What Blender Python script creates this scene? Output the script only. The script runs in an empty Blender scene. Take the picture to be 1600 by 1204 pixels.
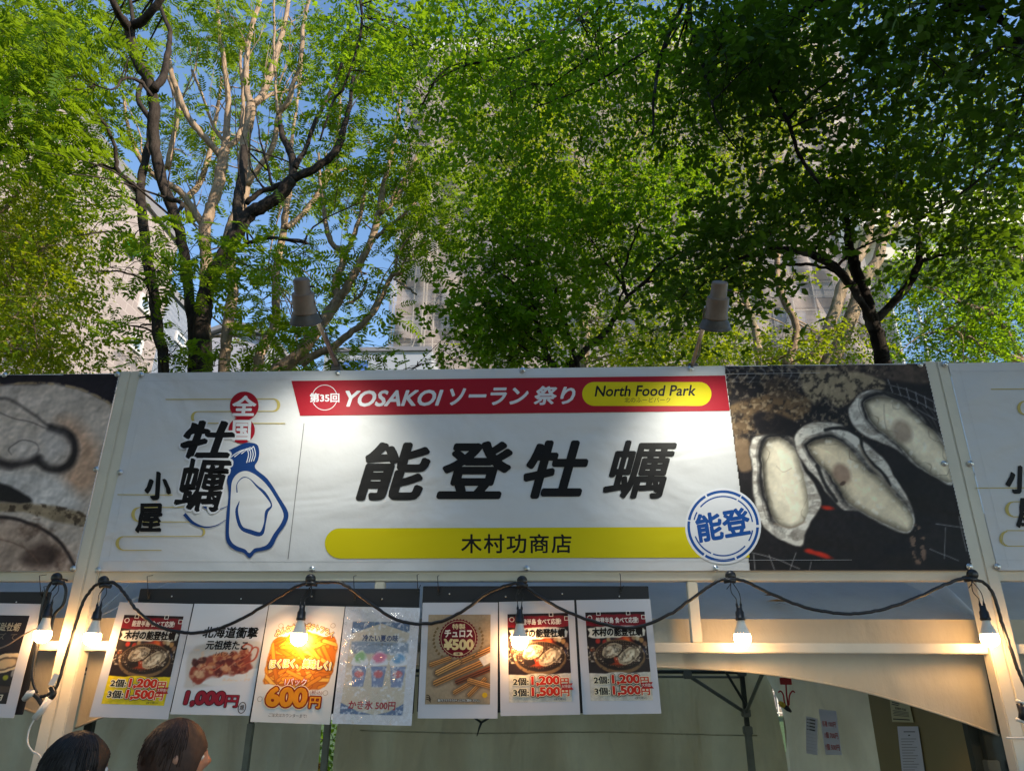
import bpy, math, random
import numpy as np
from mathutils import Vector, Matrix

R = math.radians
SC = bpy.context.scene
COL = SC.collection
rng = np.random.default_rng(7)
random.seed(7)

# ------------------------------------------------------------------ camera
F_PX = 1150.0
YAW, PIT, ROL = R(2.56), R(22.52), R(0.33)
CAM = Vector((0.08, -0.006, 1.65))
fw = Vector((-math.sin(YAW)*math.cos(PIT), math.cos(YAW)*math.cos(PIT), math.sin(PIT)))
rt = Vector((math.cos(YAW), math.sin(YAW), 0))
up = rt.cross(fw)
r2 = rt*math.cos(ROL) + up*math.sin(ROL)
u2 = -rt*math.sin(ROL) + up*math.cos(ROL)
cam_data = bpy.data.cameras.new('camera')
cam_data.sensor_width = 36.0
cam_data.lens = F_PX/1600*36
cam_data.clip_start = 0.05
cam_data.clip_end = 3000
cam = bpy.data.objects.new('camera', cam_data)
COL.objects.link(cam)
m3 = Matrix((r2, u2, -fw)).transposed()
cam.matrix_world = Matrix.Translation(CAM) @ m3.to_4x4()
SC.camera = cam

# ------------------------------------------------------------------ light
SUN_DIR = Vector((0.80, -0.40, 0.50)).normalized()          # towards the sun
SUN_EL = math.asin(SUN_DIR.z)
SUN_AZ = math.atan2(SUN_DIR.x, SUN_DIR.y)
world = bpy.data.worlds.new('World')
SC.world = world
world.use_nodes = True
wn = world.node_tree.nodes
wl = world.node_tree.links
wn.clear()
wout = wn.new('ShaderNodeOutputWorld')
bg = wn.new('ShaderNodeBackground')
sky = wn.new('ShaderNodeTexSky')
sky.sky_type = 'NISHITA'
sky.sun_disc = False
sky.sun_elevation = SUN_EL
sky.sun_rotation = SUN_AZ
sky.air_density = 1.3
sky.dust_density = 0.15
sky.ozone_density = 4.5
bg.inputs[1].default_value = 0.145
wl.new(sky.outputs[0], bg.inputs[0])
wl.new(bg.outputs[0], wout.inputs[0])
sd = bpy.data.lights.new('sun', 'SUN')
sd.energy = 5.0
sd.angle = R(0.5)
sd.color = (1.0, 0.85, 0.66)
sun = bpy.data.objects.new('sun', sd)
COL.objects.link(sun)
sun.rotation_euler = SUN_DIR.to_track_quat('Z', 'Y').to_euler()
vs = SC.view_settings
vs.view_transform = 'Standard'
vs.look = 'None'
vs.gamma = 1.0
vs.exposure = 0.8
vs.use_curve_mapping = False
SC.render.engine = 'CYCLES'
SC.cycles.use_denoising = True
SC.cycles.max_bounces = 8
SC.cycles.transparent_max_bounces = 12

# ------------------------------------------------------------------ helpers
def P(px, py, Y):
    """point on the vertical plane y=Y seen at photo position px,py"""
    d = fw + r2*((px-800)/F_PX) - u2*((py-602)/F_PX)
    return CAM + d*((Y-CAM.y)/d.y)

def PX(px, py, X):
    d = fw + r2*((px-800)/F_PX) - u2*((py-602)/F_PX)
    return CAM + d*((X-CAM.x)/d.x)

def cdepth(p):
    return (Vector(p)-CAM).dot(fw)

def lin(c):
    out = []
    for v in c[:3]:
        v = v/255.0
        out.append(v/12.92 if v <= 0.04045 else ((v+0.055)/1.055)**2.4)
    return (out[0], out[1], out[2], 1.0)

def tag(o, label=None, cat=None, group=None, kind=None):
    if label: o['label'] = label
    if cat: o['category'] = cat
    if group: o['group'] = group
    if kind: o['kind'] = kind
    return o

def empty(name, loc, label=None, cat=None, group=None, rot=None):
    o = bpy.data.objects.new(name, None)
    o.empty_display_size = 0.1
    o.location = loc
    if rot is not None: o.rotation_euler = rot
    COL.objects.link(o)
    return tag(o, label, cat, group)

def link(name, me, mat=None, parent=None, smooth=False):
    o = bpy.data.objects.new(name, me)
    COL.objects.link(o)
    if mat is not None:
        me.materials.clear()
        me.materials.append(mat)
    if smooth:
        me.polygons.foreach_set('use_smooth', [True]*len(me.polygons))
    if parent is not None:
        o.parent = parent
        # vertices are given in world space unless the parent has a transform that was accounted for
        o.matrix_parent_inverse = Matrix.Translation(-Vector(parent.location)) if (parent.parent is None and parent.get('_w', 1)) else Matrix.Identity(4)
    return o

class MB:
    def __init__(s): s.v = []; s.f = []
    def add(s, vs_, fs_):
        n = len(s.v)
        s.v += [tuple(v) for v in vs_]
        s.f += [tuple(i+n for i in f) for f in fs_]
        return s
    def box(s, a, b):
        x0, y0, z0 = (min(a[i], b[i]) for i in range(3))
        x1, y1, z1 = (max(a[i], b[i]) for i in range(3))
        return s.add([(x0,y0,z0),(x1,y0,z0),(x1,y1,z0),(x0,y1,z0),(x0,y0,z1),(x1,y0,z1),(x1,y1,z1),(x0,y1,z1)],
                     [(0,3,2,1),(4,5,6,7),(0,1,5,4),(1,2,6,5),(2,3,7,6),(3,0,4,7)])
    def bbox(s, a, b, e=0.004):
        """box with chamfered vertical-plane edges"""
        x0, y0, z0 = (min(a[i], b[i]) for i in range(3))
        x1, y1, z1 = (max(a[i], b[i]) for i in range(3))
        import bmesh
        bm = bmesh.new()
        bmesh.ops.create_cube(bm, size=1)
        for v in bm.verts:
            v.co = Vector(((x0+x1)/2+v.co.x*(x1-x0), (y0+y1)/2+v.co.y*(y1-y0), (z0+z1)/2+v.co.z*(z1-z0)))
        bmesh.ops.bevel(bm, geom=bm.edges[:], offset=e, segments=2, affect='EDGES')
        bm.verts.index_update()
        s.add([v.co[:] for v in bm.verts], [[v.index for v in f.verts] for f in bm.faces])
        bm.free()
        return s
    def quad(s, a, b, c, d): return s.add([a, b, c, d], [(0,1,2,3)])
    def tube(s, pts, rad, n=8, cap=True):
        pts = [Vector(p) for p in pts]
        if not hasattr(rad, '__len__'): rad = [rad]*len(pts)
        t0 = (pts[1]-pts[0]).normalized()
        a = Vector((1,0,0)) if abs(t0.x) < 0.8 else Vector((0,1,0))
        nrm = (a - t0*a.dot(t0)).normalized()
        V = []; Fc = []
        for i, p in enumerate(pts):
            t = (pts[min(i+1,len(pts)-1)]-pts[max(i-1,0)])
            if t.length < 1e-9: t = t0
            t.normalize()
            nrm = nrm - t*nrm.dot(t)
            if nrm.length < 1e-6: nrm = t.orthogonal()
            nrm.normalize()
            bn = t.cross(nrm)
            for k in range(n):
                an = 2*math.pi*k/n
                V.append(p + (nrm*math.cos(an)+bn*math.sin(an))*rad[i])
        for i in range(len(pts)-1):
            for k in range(n):
                k2 = (k+1) % n
                Fc.append((i*n+k, i*n+k2, (i+1)*n+k2, (i+1)*n+k))
        if cap:
            Fc.append(tuple(range(n-1,-1,-1)))
            Fc.append(tuple((len(pts)-1)*n+k for k in range(n)))
        return s.add(V, Fc)
    def lathe(s, base, axis, prof, n=24):
        """prof: list of (distance along axis, radius)"""
        axis = Vector(axis).normalized()
        a = axis.orthogonal().normalized(); b = axis.cross(a)
        base = Vector(base)
        V = []; Fc = []
        for (h, r) in prof:
            for k in range(n):
                an = 2*math.pi*k/n
                V.append(base+axis*h+(a*math.cos(an)+b*math.sin(an))*max(r,1e-5))
        for i in range(len(prof)-1):
            for k in range(n):
                k2 = (k+1) % n
                Fc.append((i*n+k, i*n+k2, (i+1)*n+k2, (i+1)*n+k))
        return s.add(V, Fc)
    def mesh(s, name='m'):
        me = bpy.data.meshes.new(name)
        me.from_pydata(s.v, [], s.f)
        me.update()
        return me
    def build(s, name, mat, parent=None, smooth=False, label=None, cat=None, group=None, kind=None):
        o = link(name, s.mesh(name), mat, parent, smooth)
        return tag(o, label, cat, group, kind)

def cr(pts, sub=4, closed=False):
    """Catmull-Rom through tuples of any length"""
    A = [np.array(p, float) for p in pts]
    n = len(A)
    out = []
    rngi = range(n) if closed else range(n-1)
    for i in rngi:
        if closed:
            p0, p1, p2, p3 = A[(i-1) % n], A[i], A[(i+1) % n], A[(i+2) % n]
        else:
            p0 = A[i-1] if i > 0 else 2*A[0]-A[1]
            p1, p2 = A[i], A[i+1]
            p3 = A[i+2] if i+2 < n else 2*A[-1]-A[-2]
        for k in range(sub):
            t = k/sub
            out.append(0.5*((2*p1)+(-p0+p2)*t+(2*p0-5*p1+4*p2-p3)*t*t+(-p0+3*p1-3*p2+p3)*t**3))
    if not closed: out.append(A[-1])
    return out

# ------------------------------------------------------------------ materials
def newmat(name):
    m = bpy.data.materials.new(name)
    m.use_nodes = True
    nt = m.node_tree
    return m, nt, nt.nodes['Principled BSDF']

def noise_node(nt, scale, detail=4, rough=0.6, vec=None, coord='Object'):
    tc = nt.nodes.new('ShaderNodeTexCoord')
    nz = nt.nodes.new('ShaderNodeTexNoise')
    nz.inputs['Scale'].default_value = scale
    nz.inputs['Detail'].default_value = detail
    nz.inputs['Roughness'].default_value = rough
    if vec is not None:
        mp = nt.nodes.new('ShaderNodeMapping')
        mp.inputs['Scale'].default_value = vec
        nt.links.new(tc.outputs[coord], mp.inputs[0])
        nt.links.new(mp.outputs[0], nz.inputs['Vector'])
    else:
        nt.links.new(tc.outputs[coord], nz.inputs['Vector'])
    return nz

def ramp(nt, src, stops):
    r = nt.nodes.new('ShaderNodeValToRGB')
    e = r.color_ramp.elements
    while len(e) > 1: e.remove(e[-1])
    e[0].position = stops[0][0]; e[0].color = stops[0][1]
    for p, c in stops[1:]:
        k = e.new(p); k.color = c
    nt.links.new(src, r.inputs[0])
    return r

def bump(nt, bs, src, dist=0.01, strength=0.5):
    b = nt.nodes.new('ShaderNodeBump')
    b.inputs['Distance'].default_value = dist
    b.inputs['Strength'].default_value = strength
    nt.links.new(src, b.inputs['Height'])
    nt.links.new(b.outputs[0], bs.inputs['Normal'])
    return b

def c4(r, g, b): return (r, g, b, 1)

def mat_plain(name, col, rough=0.6, var=0.12, scale=8, metal=0, bmp=0.0, bscale=60, spec=0.5):
    m, nt, bs = newmat(name)
    bs.inputs['Roughness'].default_value = rough
    bs.inputs['Metallic'].default_value = metal
    bs.inputs['Specular IOR Level'].default_value = spec
    nz = noise_node(nt, scale, 5)
    lo = tuple(max(0, c*(1-var)) for c in col[:3])+(1,)
    hi = tuple(min(1, c*(1+var)) for c in col[:3])+(1,)
    r = ramp(nt, nz.outputs['Fac'], [(0.3, lo), (0.7, hi)])
    nt.links.new(r.outputs[0], bs.inputs['Base Color'])
    if bmp:
        nb = noise_node(nt, bscale, 4)
        bump(nt, bs, nb.outputs['Fac'], bmp, 0.6)
    return m

def add_wrinkle(nt, bs, strength=0.35):
    tc = nt.nodes.new('ShaderNodeTexCoord')
    geo = nt.nodes.new('ShaderNodeNewGeometry')
    n1 = nt.nodes.new('ShaderNodeTexNoise'); n1.inputs['Scale'].default_value = 1.6; n1.inputs['Detail'].default_value = 3
    n1.inputs['Distortion'].default_value = 0.6
    mp = nt.nodes.new('ShaderNodeMapping'); mp.inputs['Scale'].default_value = (1.0, 1.0, 1.7); mp.inputs['Rotation'].default_value = (0, 0.5, 0)
    nt.links.new(geo.outputs['Position'], mp.inputs[0]); nt.links.new(mp.outputs[0], n1.inputs['Vector'])
    n2 = nt.nodes.new('ShaderNodeTexNoise'); n2.inputs['Scale'].default_value = 14; n2.inputs['Detail'].default_value = 3
    nt.links.new(geo.outputs['Position'], n2.inputs['Vector'])
    ma = nt.nodes.new('ShaderNodeMath'); ma.operation = 'MULTIPLY_ADD'
    nt.links.new(n2.outputs['Fac'], ma.inputs[0]); ma.inputs[1].default_value = 0.07
    nt.links.new(n1.outputs['Fac'], ma.inputs[2])
    bump(nt, bs, ma.outputs[0], 0.05, strength)

def mat_print(name, col, rough=0.42, wr=0.35):
    m, nt, bs = newmat(name)
    nz = noise_node(nt, 2.5, 4)
    c = col if len(col) == 4 else col+(1,)
    r = ramp(nt, nz.outputs['Fac'], [(0.3, tuple(v*0.94 for v in c[:3])+(1,)), (0.7, c)])
    nt.links.new(r.outputs[0], bs.inputs['Base Color'])
    bs.inputs['Roughness'].default_value = rough
    bs.inputs['Specular IOR Level'].default_value = 0.22
    add_wrinkle(nt, bs, wr)
    return m

def mat_attr(name, rough=0.45, wr=0.3, coat=0.0):
    m, nt, bs = newmat(name)
    a = nt.nodes.new('ShaderNodeAttribute'); a.attribute_name = 'paint'
    nt.links.new(a.outputs['Color'], bs.inputs['Base Color'])
    bs.inputs['Roughness'].default_value = rough
    bs.inputs['Specular IOR Level'].default_value = 0.25
    bs.inputs['Coat Weight'].default_value = coat
    bs.inputs['Coat Roughness'].default_value = 0.08
    add_wrinkle(nt, bs, wr)
    return m

_pc = {}
def ink(rgb, rough=0.55, wr=0.35, coat=0.0):
    k = (rgb, rough, wr, coat)
    if k not in _pc:
        c = lin(rgb)
        _pc[k] = mat_print('ink_%02x%02x%02x' % rgb, c, rough, wr)
        if coat:
            b = _pc[k].node_tree.nodes['Principled BSDF']
            b.inputs['Coat Weight'].default_value = coat; b.inputs['Coat Roughness'].default_value = 0.08
    return _pc[k]

def mat_emit(name, col, strength):
    m, nt, bs = newmat(name)
    bs.inputs['Base Color'].default_value = (0.8,0.8,0.8,1)
    bs.inputs['Emission Color'].default_value = col
    bs.inputs['Emission Strength'].default_value = strength
    return m

def mat_bark(name, a, b, scale=14, patch=None):
    m, nt, bs = newmat(name)
    bs.inputs['Roughness'].default_value = 0.95
    bs.inputs['Specular IOR Level'].default_value = 0.1
    nz = noise_node(nt, scale, 8, 0.7, (1,1,0.35))
    r = ramp(nt, nz.outputs['Fac'], [(0.32, a+(1,)), (0.68, b+(1,))])
    last = r.outputs[0]
    if patch:
        n2 = noise_node(nt, 3.0, 4, 0.6)
        r2_ = ramp(nt, n2.outputs['Fac'], [(0.5, (0,0,0,1)), (0.62, (1,1,1,1))])
        mx = nt.nodes.new('ShaderNodeMix'); mx.data_type = 'RGBA'
        nt.links.new(r2_.outputs[0], mx.inputs[0]); nt.links.new(last, mx.inputs[6]); mx.inputs[7].default_value = patch+(1,)
        last = mx.outputs[2]
    nt.links.new(last, bs.inputs['Base Color'])
    bump(nt, bs, nz.outputs['Fac'], 0.03, 0.8)
    return m

def mat_leaf(name, dark, light, trans, mixf=0.45):
    m, nt, bs = newmat(name)
    a = nt.nodes.new('ShaderNodeAttribute'); a.attribute_name = 'tone'
    r = ramp(nt, a.outputs['Fac'], [(0.0, dark+(1,)), (1.0, light+(1,))])
    nt.links.new(r.outputs[0], bs.inputs['Base Color'])
    bs.inputs['Roughness'].default_value = 0.5
    bs.inputs['Specular IOR Level'].default_value = 0.18
    t = nt.nodes.new('ShaderNodeBsdfTranslucent')
    rt_ = ramp(nt, a.outputs['Fac'], [(0.0, tuple(v*0.75 for v in trans)+(1,)), (1.0, trans+(1,))])
    nt.links.new(rt_.outputs[0], t.inputs[0])
    mx = nt.nodes.new('ShaderNodeMixShader'); mx.inputs[0].default_value = mixf
    nt.links.new(bs.outputs[0], mx.inputs[1]); nt.links.new(t.outputs[0], mx.inputs[2])
    nt.links.new(mx.outputs[0], nt.nodes['Material Output'].inputs[0])
    return m

def mat_canvas(name, col, trans=0.35, wr=0.0, rough=0.8, dirt=0.15, weave=True, crease=0.0):
    m, nt, bs = newmat(name)
    nz = noise_node(nt, 2.2, 6, 0.65)
    lo = tuple(c*(1-dirt) for c in col)+(1,)
    r = ramp(nt, nz.outputs['Fac'], [(0.35, lo), (0.62, col+(1,))])
    nt.links.new(r.outputs[0], bs.inputs['Base Color'])
    bs.inputs['Roughness'].default_value = rough
    bs.inputs['Specular IOR Level'].default_value = 0.2
    nb = noise_node(nt, 7.0, 6, 0.6, (1,1,0.4))
    b1_ = bump(nt, bs, nb.outputs['Fac'], 0.03, 0.45)
    if crease:
        nc = noise_node(nt, 1.6, 3, 0.5, (2.2,1,0.6)); nc.inputs['Distortion'].default_value = 0.5
        rc = ramp(nt, nc.outputs['Fac'], [(0.25,(0,0,0,1)),(0.75,(1,1,1,1))])
        b2_ = nt.nodes.new('ShaderNodeBump'); b2_.inputs['Distance'].default_value = crease; b2_.inputs['Strength'].default_value = .7
        nt.links.new(rc.outputs[0], b2_.inputs['Height']); nt.links.new(b1_.outputs[0], b2_.inputs['Normal']); nt.links.new(b2_.outputs[0], bs.inputs['Normal'])
    if trans > 0:
        t = nt.nodes.new('ShaderNodeBsdfTranslucent'); nt.links.new(r.outputs[0], t.inputs[0])
        mx = nt.nodes.new('ShaderNodeMixShader'); mx.inputs[0].default_value = trans
        nt.links.new(bs.outputs[0], mx.inputs[1]); nt.links.new(t.outputs[0], mx.inputs[2])
        nt.links.new(mx.outputs[0], nt.nodes['Material Output'].inputs[0])
    return m

M = {}
M['cream'] = mat_plain('cream_paint', (0.66,0.62,0.52), 0.45, 0.07, 5, bmp=0.001, bscale=40)
M['black'] = mat_plain('black_plastic', (0.012,0.012,0.014), 0.35, 0.3, 20)
M['board'] = mat_plain('black_board', (0.012,0.013,0.018), 0.55, 0.3, 3)
M['steel'] = mat_plain('zinc_steel', (0.55,0.58,0.6), 0.3, 0.1, 30, metal=0.9)
M['lampmetal'] = mat_plain('weathered_lamp_metal', (0.20,0.155,0.125), 0.55, 0.25, 9, metal=0.2, bmp=0.002)
M['lampdark'] = mat_plain('dark_lamp_metal', (0.085,0.08,0.078), 0.5, 0.25, 9, metal=0.2)
M['bulbneck'] = mat_plain('white_bulb_plastic', (0.7,0.68,0.62), 0.4, 0.05)
M['bulb'] = mat_emit('glowing_bulb', (1.0,0.55,0.21,1), 58.0)
M['lens'] = mat_emit('lamp_lens', (0.95,1.0,0.82,1), 6.0)
M['white'] = mat_plain('white_plastic', (0.72,0.71,0.68), 0.4, 0.06)
M['paper'] = mat_print('white_paper', (0.62,0.62,0.67), 0.5, 0.25)
M['lam'] = mat_print('laminated_paper', (0.62,0.62,0.68), 0.35, 0.45)
_b = M['lam'].node_tree.nodes['Principled BSDF']; _b.inputs['Coat Weight'].default_value = 0.5; _b.inputs['Coat Roughness'].default_value = 0.06
M['banner'] = mat_print('banner_vinyl', (0.66,0.66,0.68), 0.5, 0.8)
M['hem'] = mat_print('banner_hem', (0.58,0.59,0.63), 0.42, 0.3)
M['paint'] = mat_attr('printed_photo', 0.5, 0.4)
M['poster_paint'] = mat_attr('printed_poster', 0.4, 0.3, 0.08)
M['green_canvas'] = mat_canvas('sage_canvas', (0.56,0.535,0.38), 0.45, crease=0.16)
M['pale_canvas'] = mat_canvas('pale_sage_canvas', (0.60,0.60,0.48), 0.45, crease=0.10)
M['roof_canvas'] = mat_canvas('white_roof_canvas', (0.74,0.76,0.78), 0.5)
M['valance'] = mat_canvas('cream_valance', (0.66,0.60,0.48), 0.25, dirt=0.1, crease=0.03)
M['tan_board'] = mat_plain('tan_board', (0.25,0.20,0.085), 0.6, 0.08, 2)
M['frame'] = mat_plain('dark_tent_frame', (0.035,0.045,0.042), 0.4, 0.2, 10, metal=0.4)
M['framegrey'] = mat_plain('grey_tent_strut', (0.16,0.18,0.16), 0.4, 0.2, 10, metal=0.4)
M['red'] = mat_plain('red_plastic', (0.45,0.02,0.02), 0.4, 0.1)
M['yellow'] = mat_plain('yellow_plastic', (0.6,0.42,0.03), 0.4, 0.1)
M['asphalt'] = mat_plain('paving', (0.14,0.13,0.12), 0.85, 0.2, 3, bmp=0.004)
M['grass'] = mat_plain('lawn', (0.04,0.09,0.025), 0.9, 0.4, 2, bmp=0.03)
M['deadleaf'] = mat_plain('dead_leaf', (0.12,0.09,0.035), 0.8, 0.4, 30)
M['bark_dark'] = mat_bark('dark_bark', (0.014,0.011,0.010), (0.062,0.050,0.042))  # darker bark for the shaded trunks, shade put into the colour
M['bark_mid'] = mat_bark('brown_bark', (0.15,0.105,0.075), (0.42,0.31,0.215))  # lighter bark for the sunlit trunks, sunlight put into the colour
M['bark_pale'] = mat_bark('pale_bark', (0.20,0.15,0.10), (0.44,0.34,0.24), patch=(0.15,0.14,0.09))  # cream bark for warm lit trunks, the light is in the colour
M['bark_black'] = mat_bark('shaded_black_bark', (0.010,0.008,0.007), (0.035,0.029,0.025), patch=(0.07,0.065,0.06))  # near-black because unlit: the trunk's shade is put into the bark colour
M['leaf_pin'] = mat_leaf('pinnate_leaf', (0.010,0.042,0.004), (0.060,0.130,0.008), (0.30,0.46,0.012), 0.5)
M['leaf_yel'] = mat_leaf('yellow_green_leaf', (0.016,0.055,0.005), (0.10,0.165,0.008), (0.46,0.56,0.012), 0.5)
M['leaf_maple'] = mat_leaf('maple_leaf', (0.009,0.045,0.004), (0.045,0.125,0.008), (0.34,0.56,0.010), 0.5)
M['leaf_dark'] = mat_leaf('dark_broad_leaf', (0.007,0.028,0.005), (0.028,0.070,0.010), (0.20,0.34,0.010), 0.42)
M['hair_black'] = mat_plain('black_hair', (0.010,0.009,0.010), 0.65, 0.4, 40)
M['hair_brown'] = mat_plain('brown_hair', (0.05,0.024,0.015), 0.65, 0.4, 40)
M['skin'] = mat_plain('skin', (0.45,0.23,0.15), 0.5, 0.06, 10)
M['cloth_a'] = mat_plain('navy_cloth', (0.02,0.025,0.05), 0.8, 0.1)
M['cloth_b'] = mat_plain('rust_cloth', (0.25,0.06,0.035), 0.8, 0.1)
M['eye'] = mat_plain('eye_white', (0.7,0.68,0.65), 0.2, 0.02)

# ------------------------------------------------------------------ ground
g = MB(); g.quad((-400,-200,-0.004),(400,-200,-0.004),(400,900,-0.004),(-400,900,-0.004))
g.build('ground', M['grass'], kind='structure')
g = MB(); g.quad((-14,-14,0),(14,-14,0),(14,6.9,0),(-14,6.9,0))
g.build('pavement', M['asphalt'], kind='structure')

# ================================================================== BUILDINGS
def tile_wall_mat():
    m, nt, bs = newmat('tiled_wall')
    tc = nt.nodes.new('ShaderNodeTexCoord')
    sx = nt.nodes.new('ShaderNodeSeparateXYZ'); cb = nt.nodes.new('ShaderNodeCombineXYZ')
    nt.links.new(tc.outputs['Object'], sx.inputs[0])
    nt.links.new(sx.outputs['Y'], cb.inputs['X']); nt.links.new(sx.outputs['Z'], cb.inputs['Y'])
    br = nt.nodes.new('ShaderNodeTexBrick')
    br.offset = 0.5
    br.inputs['Scale'].default_value = 1.0
    br.inputs['Brick Width'].default_value = 0.55
    br.inputs['Row Height'].default_value = 0.28
    br.inputs['Mortar Size'].default_value = 0.02
    br.inputs['Color1'].default_value = (0.29,0.25,0.25,1)
    br.inputs['Color2'].default_value = (0.25,0.215,0.215,1)
    br.inputs['Mortar'].default_value = (0.35,0.31,0.305,1)
    nt.links.new(cb.outputs[0], br.inputs['Vector'])
    nt.links.new(br.outputs['Color'], bs.inputs['Base Color'])
    bs.inputs['Roughness'].default_value = 0.8
    bump(nt, bs, br.outputs['Fac'], 0.02, 0.5)
    return m
def siding_mat(name, col):
    m, nt, bs = newmat(name)
    tc = nt.nodes.new('ShaderNodeTexCoord')
    w = nt.nodes.new('ShaderNodeTexWave'); w.bands_direction = 'Y'; w.inputs['Scale'].default_value = 4.0
    nt.links.new(tc.outputs['Object'], w.inputs[0])
    r = ramp(nt, w.outputs['Fac'], [(0, tuple(c*0.85 for c in col)+(1,)), (1, col+(1,))])
    nt.links.new(r.outputs[0], bs.inputs['Base Color'])
    bs.inputs['Roughness'].default_value = 0.4
    bump(nt, bs, w.outputs['Fac'], 0.05, 0.6)
    return m
M['tile'] = tile_wall_mat()
M['siding'] = siding_mat('blue_grey_siding', (0.16,0.20,0.28))
M['glass'] = mat_plain('window_glass', (0.30,0.42,0.55), 0.06, 0.1, 0.4, metal=0.6)
M['winframe'] = mat_plain('window_frame', (0.6,0.6,0.62), 0.4, 0.05)
M['concrete'] = mat_plain('pale_concrete', (0.62,0.57,0.50), 0.8, 0.1, 0.6)
M['slab'] = mat_plain('beige_slab', (0.30,0.25,0.215), 0.8, 0.1, 0.3)
M['facade'] = mat_plain('light_facade', (0.33,0.30,0.29), 0.7, 0.08, 0.3)
M['farwin'] = mat_plain('pale_window', (0.42,0.46,0.54), 0.25, 0.15, 0.2)
M['pole'] = mat_plain('white_scaffold', (0.85,0.80,0.72), 0.5, 0.05)
M['roofgrey'] = mat_plain('grey_roof', (0.17,0.17,0.19), 0.7, 0.08, 0.5)
def sheet_mat():
    m, nt, bs = newmat('scaffold_mesh')
    bs.inputs['Base Color'].default_value = (0.25,0.215,0.205,1)
    bs.inputs['Roughness'].default_value = 0.8
    nz = noise_node(nt, 0.25, 4)
    tr = nt.nodes.new('ShaderNodeBsdfTransparent')
    mx = nt.nodes.new('ShaderNodeMixShader')
    r = ramp(nt, nz.outputs['Fac'], [(0.35, (0.30,)*3+(1,)), (0.65, (0.48,)*3+(1,))])
    nt.links.new(r.outputs[0], mx.inputs[0])
    nt.links.new(bs.outputs[0], mx.inputs[1]); nt.links.new(tr.outputs[0], mx.inputs[2])
    nt.links.new(mx.outputs[0], nt.nodes['Material Output'].inputs[0])
    return m
M['sheet'] = sheet_mat()

# --- tiled building on the left: its flank faces right
XW = -12.0
b1 = empty('tiled_building', (XW-5, 15, 0), 'pinkish beige tiled building flank with slanted windows behind the left trees', 'building')
yend = PX(241, 560, XW).y
ztop = 15.3
MB().box((XW-10, 8, 0), (XW, yend, ztop)).build('wall', M['tile'], b1)
MB().box((XW-10.05, 7.95, ztop), (XW+0.12, yend+0.12, ztop+0.35)).build('roof', M['roofgrey'], b1)
def side_window(bx, X, quad, parent):
    A = [PX(x, y, X) for x, y in quad]
    y0 = min(a.y for a in A); y1 = max(a.y for a in A)
    z0 = (A[2].z+A[3].z)/2; z1 = (A[0].z+A[1].z)/2
    f = MB()
    e = 0.09
    f.box((X-0.02, y0, z0), (X+0.07, y0+e, z1)); f.box((X-0.02, y1-e, z0), (X+0.07, y1, z1))
    f.box((X-0.02, y0+e, z0), (X+0.07, y1-e, z0+e)); f.box((X-0.02, y0+e, z1-e), (X+0.07, y1-e, z1))
    w = f.build('window', M['winframe'], parent)
    gl = MB(); gl.quad((X+0.02,y0+e,z0+e),(X+0.02,y1-e,z0+e),(X+0.02,y1-e,z1-e),(X+0.02,y0+e,z1-e))
    o = gl.build('pane', M['glass']); o.parent = w
side_window(b1, XW, [(220,455),(234,473),(227,491),(215,480)], b1)
side_window(b1, XW, [(206,519),(222,535),(214,553),(201,541)], b1)
MB().box((XW-3,12.5,ztop+.35),(XW-0.4,16,ztop+1.5)).build('plant_room', M['roofgrey'], b1)
sg = MB(); p = PX(213,386,XW+0.2); sg.box((XW+0.05,p.y-0.22,p.z-0.18),(XW+0.2,p.y+0.22,p.z+0.18))
mg = mat_plain('green_sign', (0.0,0.35,0.10), 0.4, 0.05)
sg.build('wall_sign', mg, b1)
# --- blue grey building behind it
X2 = -12.6
y2 = PX(300, 560, X2).y
b2 = empty('siding_building', (X2-4, yend+3, 0), 'blue grey metal clad building beyond the tiled flank, between the left trunks', 'building')
zt = PX(262, 455, X2).z
MB().box((X2-8, yend+0.6, 0), (X2, y2, zt)).build('wall', M['siding'], b2)
MB().box((X2-8, yend+0.55, zt), (X2+0.1, y2+0.1, zt+.25)).build('roof', M['roofgrey'], b2)
side_window(b2, X2, [(275,518),(290,530),(285,545),(271,532)], b2)
# --- pale gabled house further back
pA = P(300, 575, 34); pB = P(415, 575, 34)
b3 = empty('gabled_building', ((pA.x+pB.x)/2, 36, 0), 'pale gabled building far behind the middle of the left trunks', 'building')
zt = P(340,532,34).z; zp = P(352,512,34).z
mb = MB(); xm = (pA.x+pB.x)/2
mb.add([(pA.x,34,0),(pB.x,34,0),(pB.x,34,zt),(xm,34,zp),(pA.x,34,zt),(pA.x,42,0),(pB.x,42,0),(pB.x,42,zt),(xm,42,zp),(pA.x,42,zt)],
       [(0,1,2,3,4),(9,8,7,6,5),(0,4,9,5),(1,6,7,2)])
mb.build('wall', mat_plain('lavender_wall', (0.32,0.32,0.37), 0.7, 0.06, 0.4), b3)
mb = MB()
for s, xe in ((0, pA.x-0.3), (1, pB.x+0.3)):
    mb.add([(xm,33.7,zp+0.1),(xe,33.7,zt-0.05),(xe,42.3,zt-0.05),(xm,42.3,zp+0.1),(xm,33.7,zp+0.35),(xe,33.7,zt+0.2),(xe,42.3,zt+0.2),(xm,42.3,zp+0.35)],
           [(0,1,2,3),(4,7,6,5),(0,4,5,1),(1,5,6,2),(2,6,7,3)])
mb.build('roof', M['roofgrey'], b3)
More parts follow.
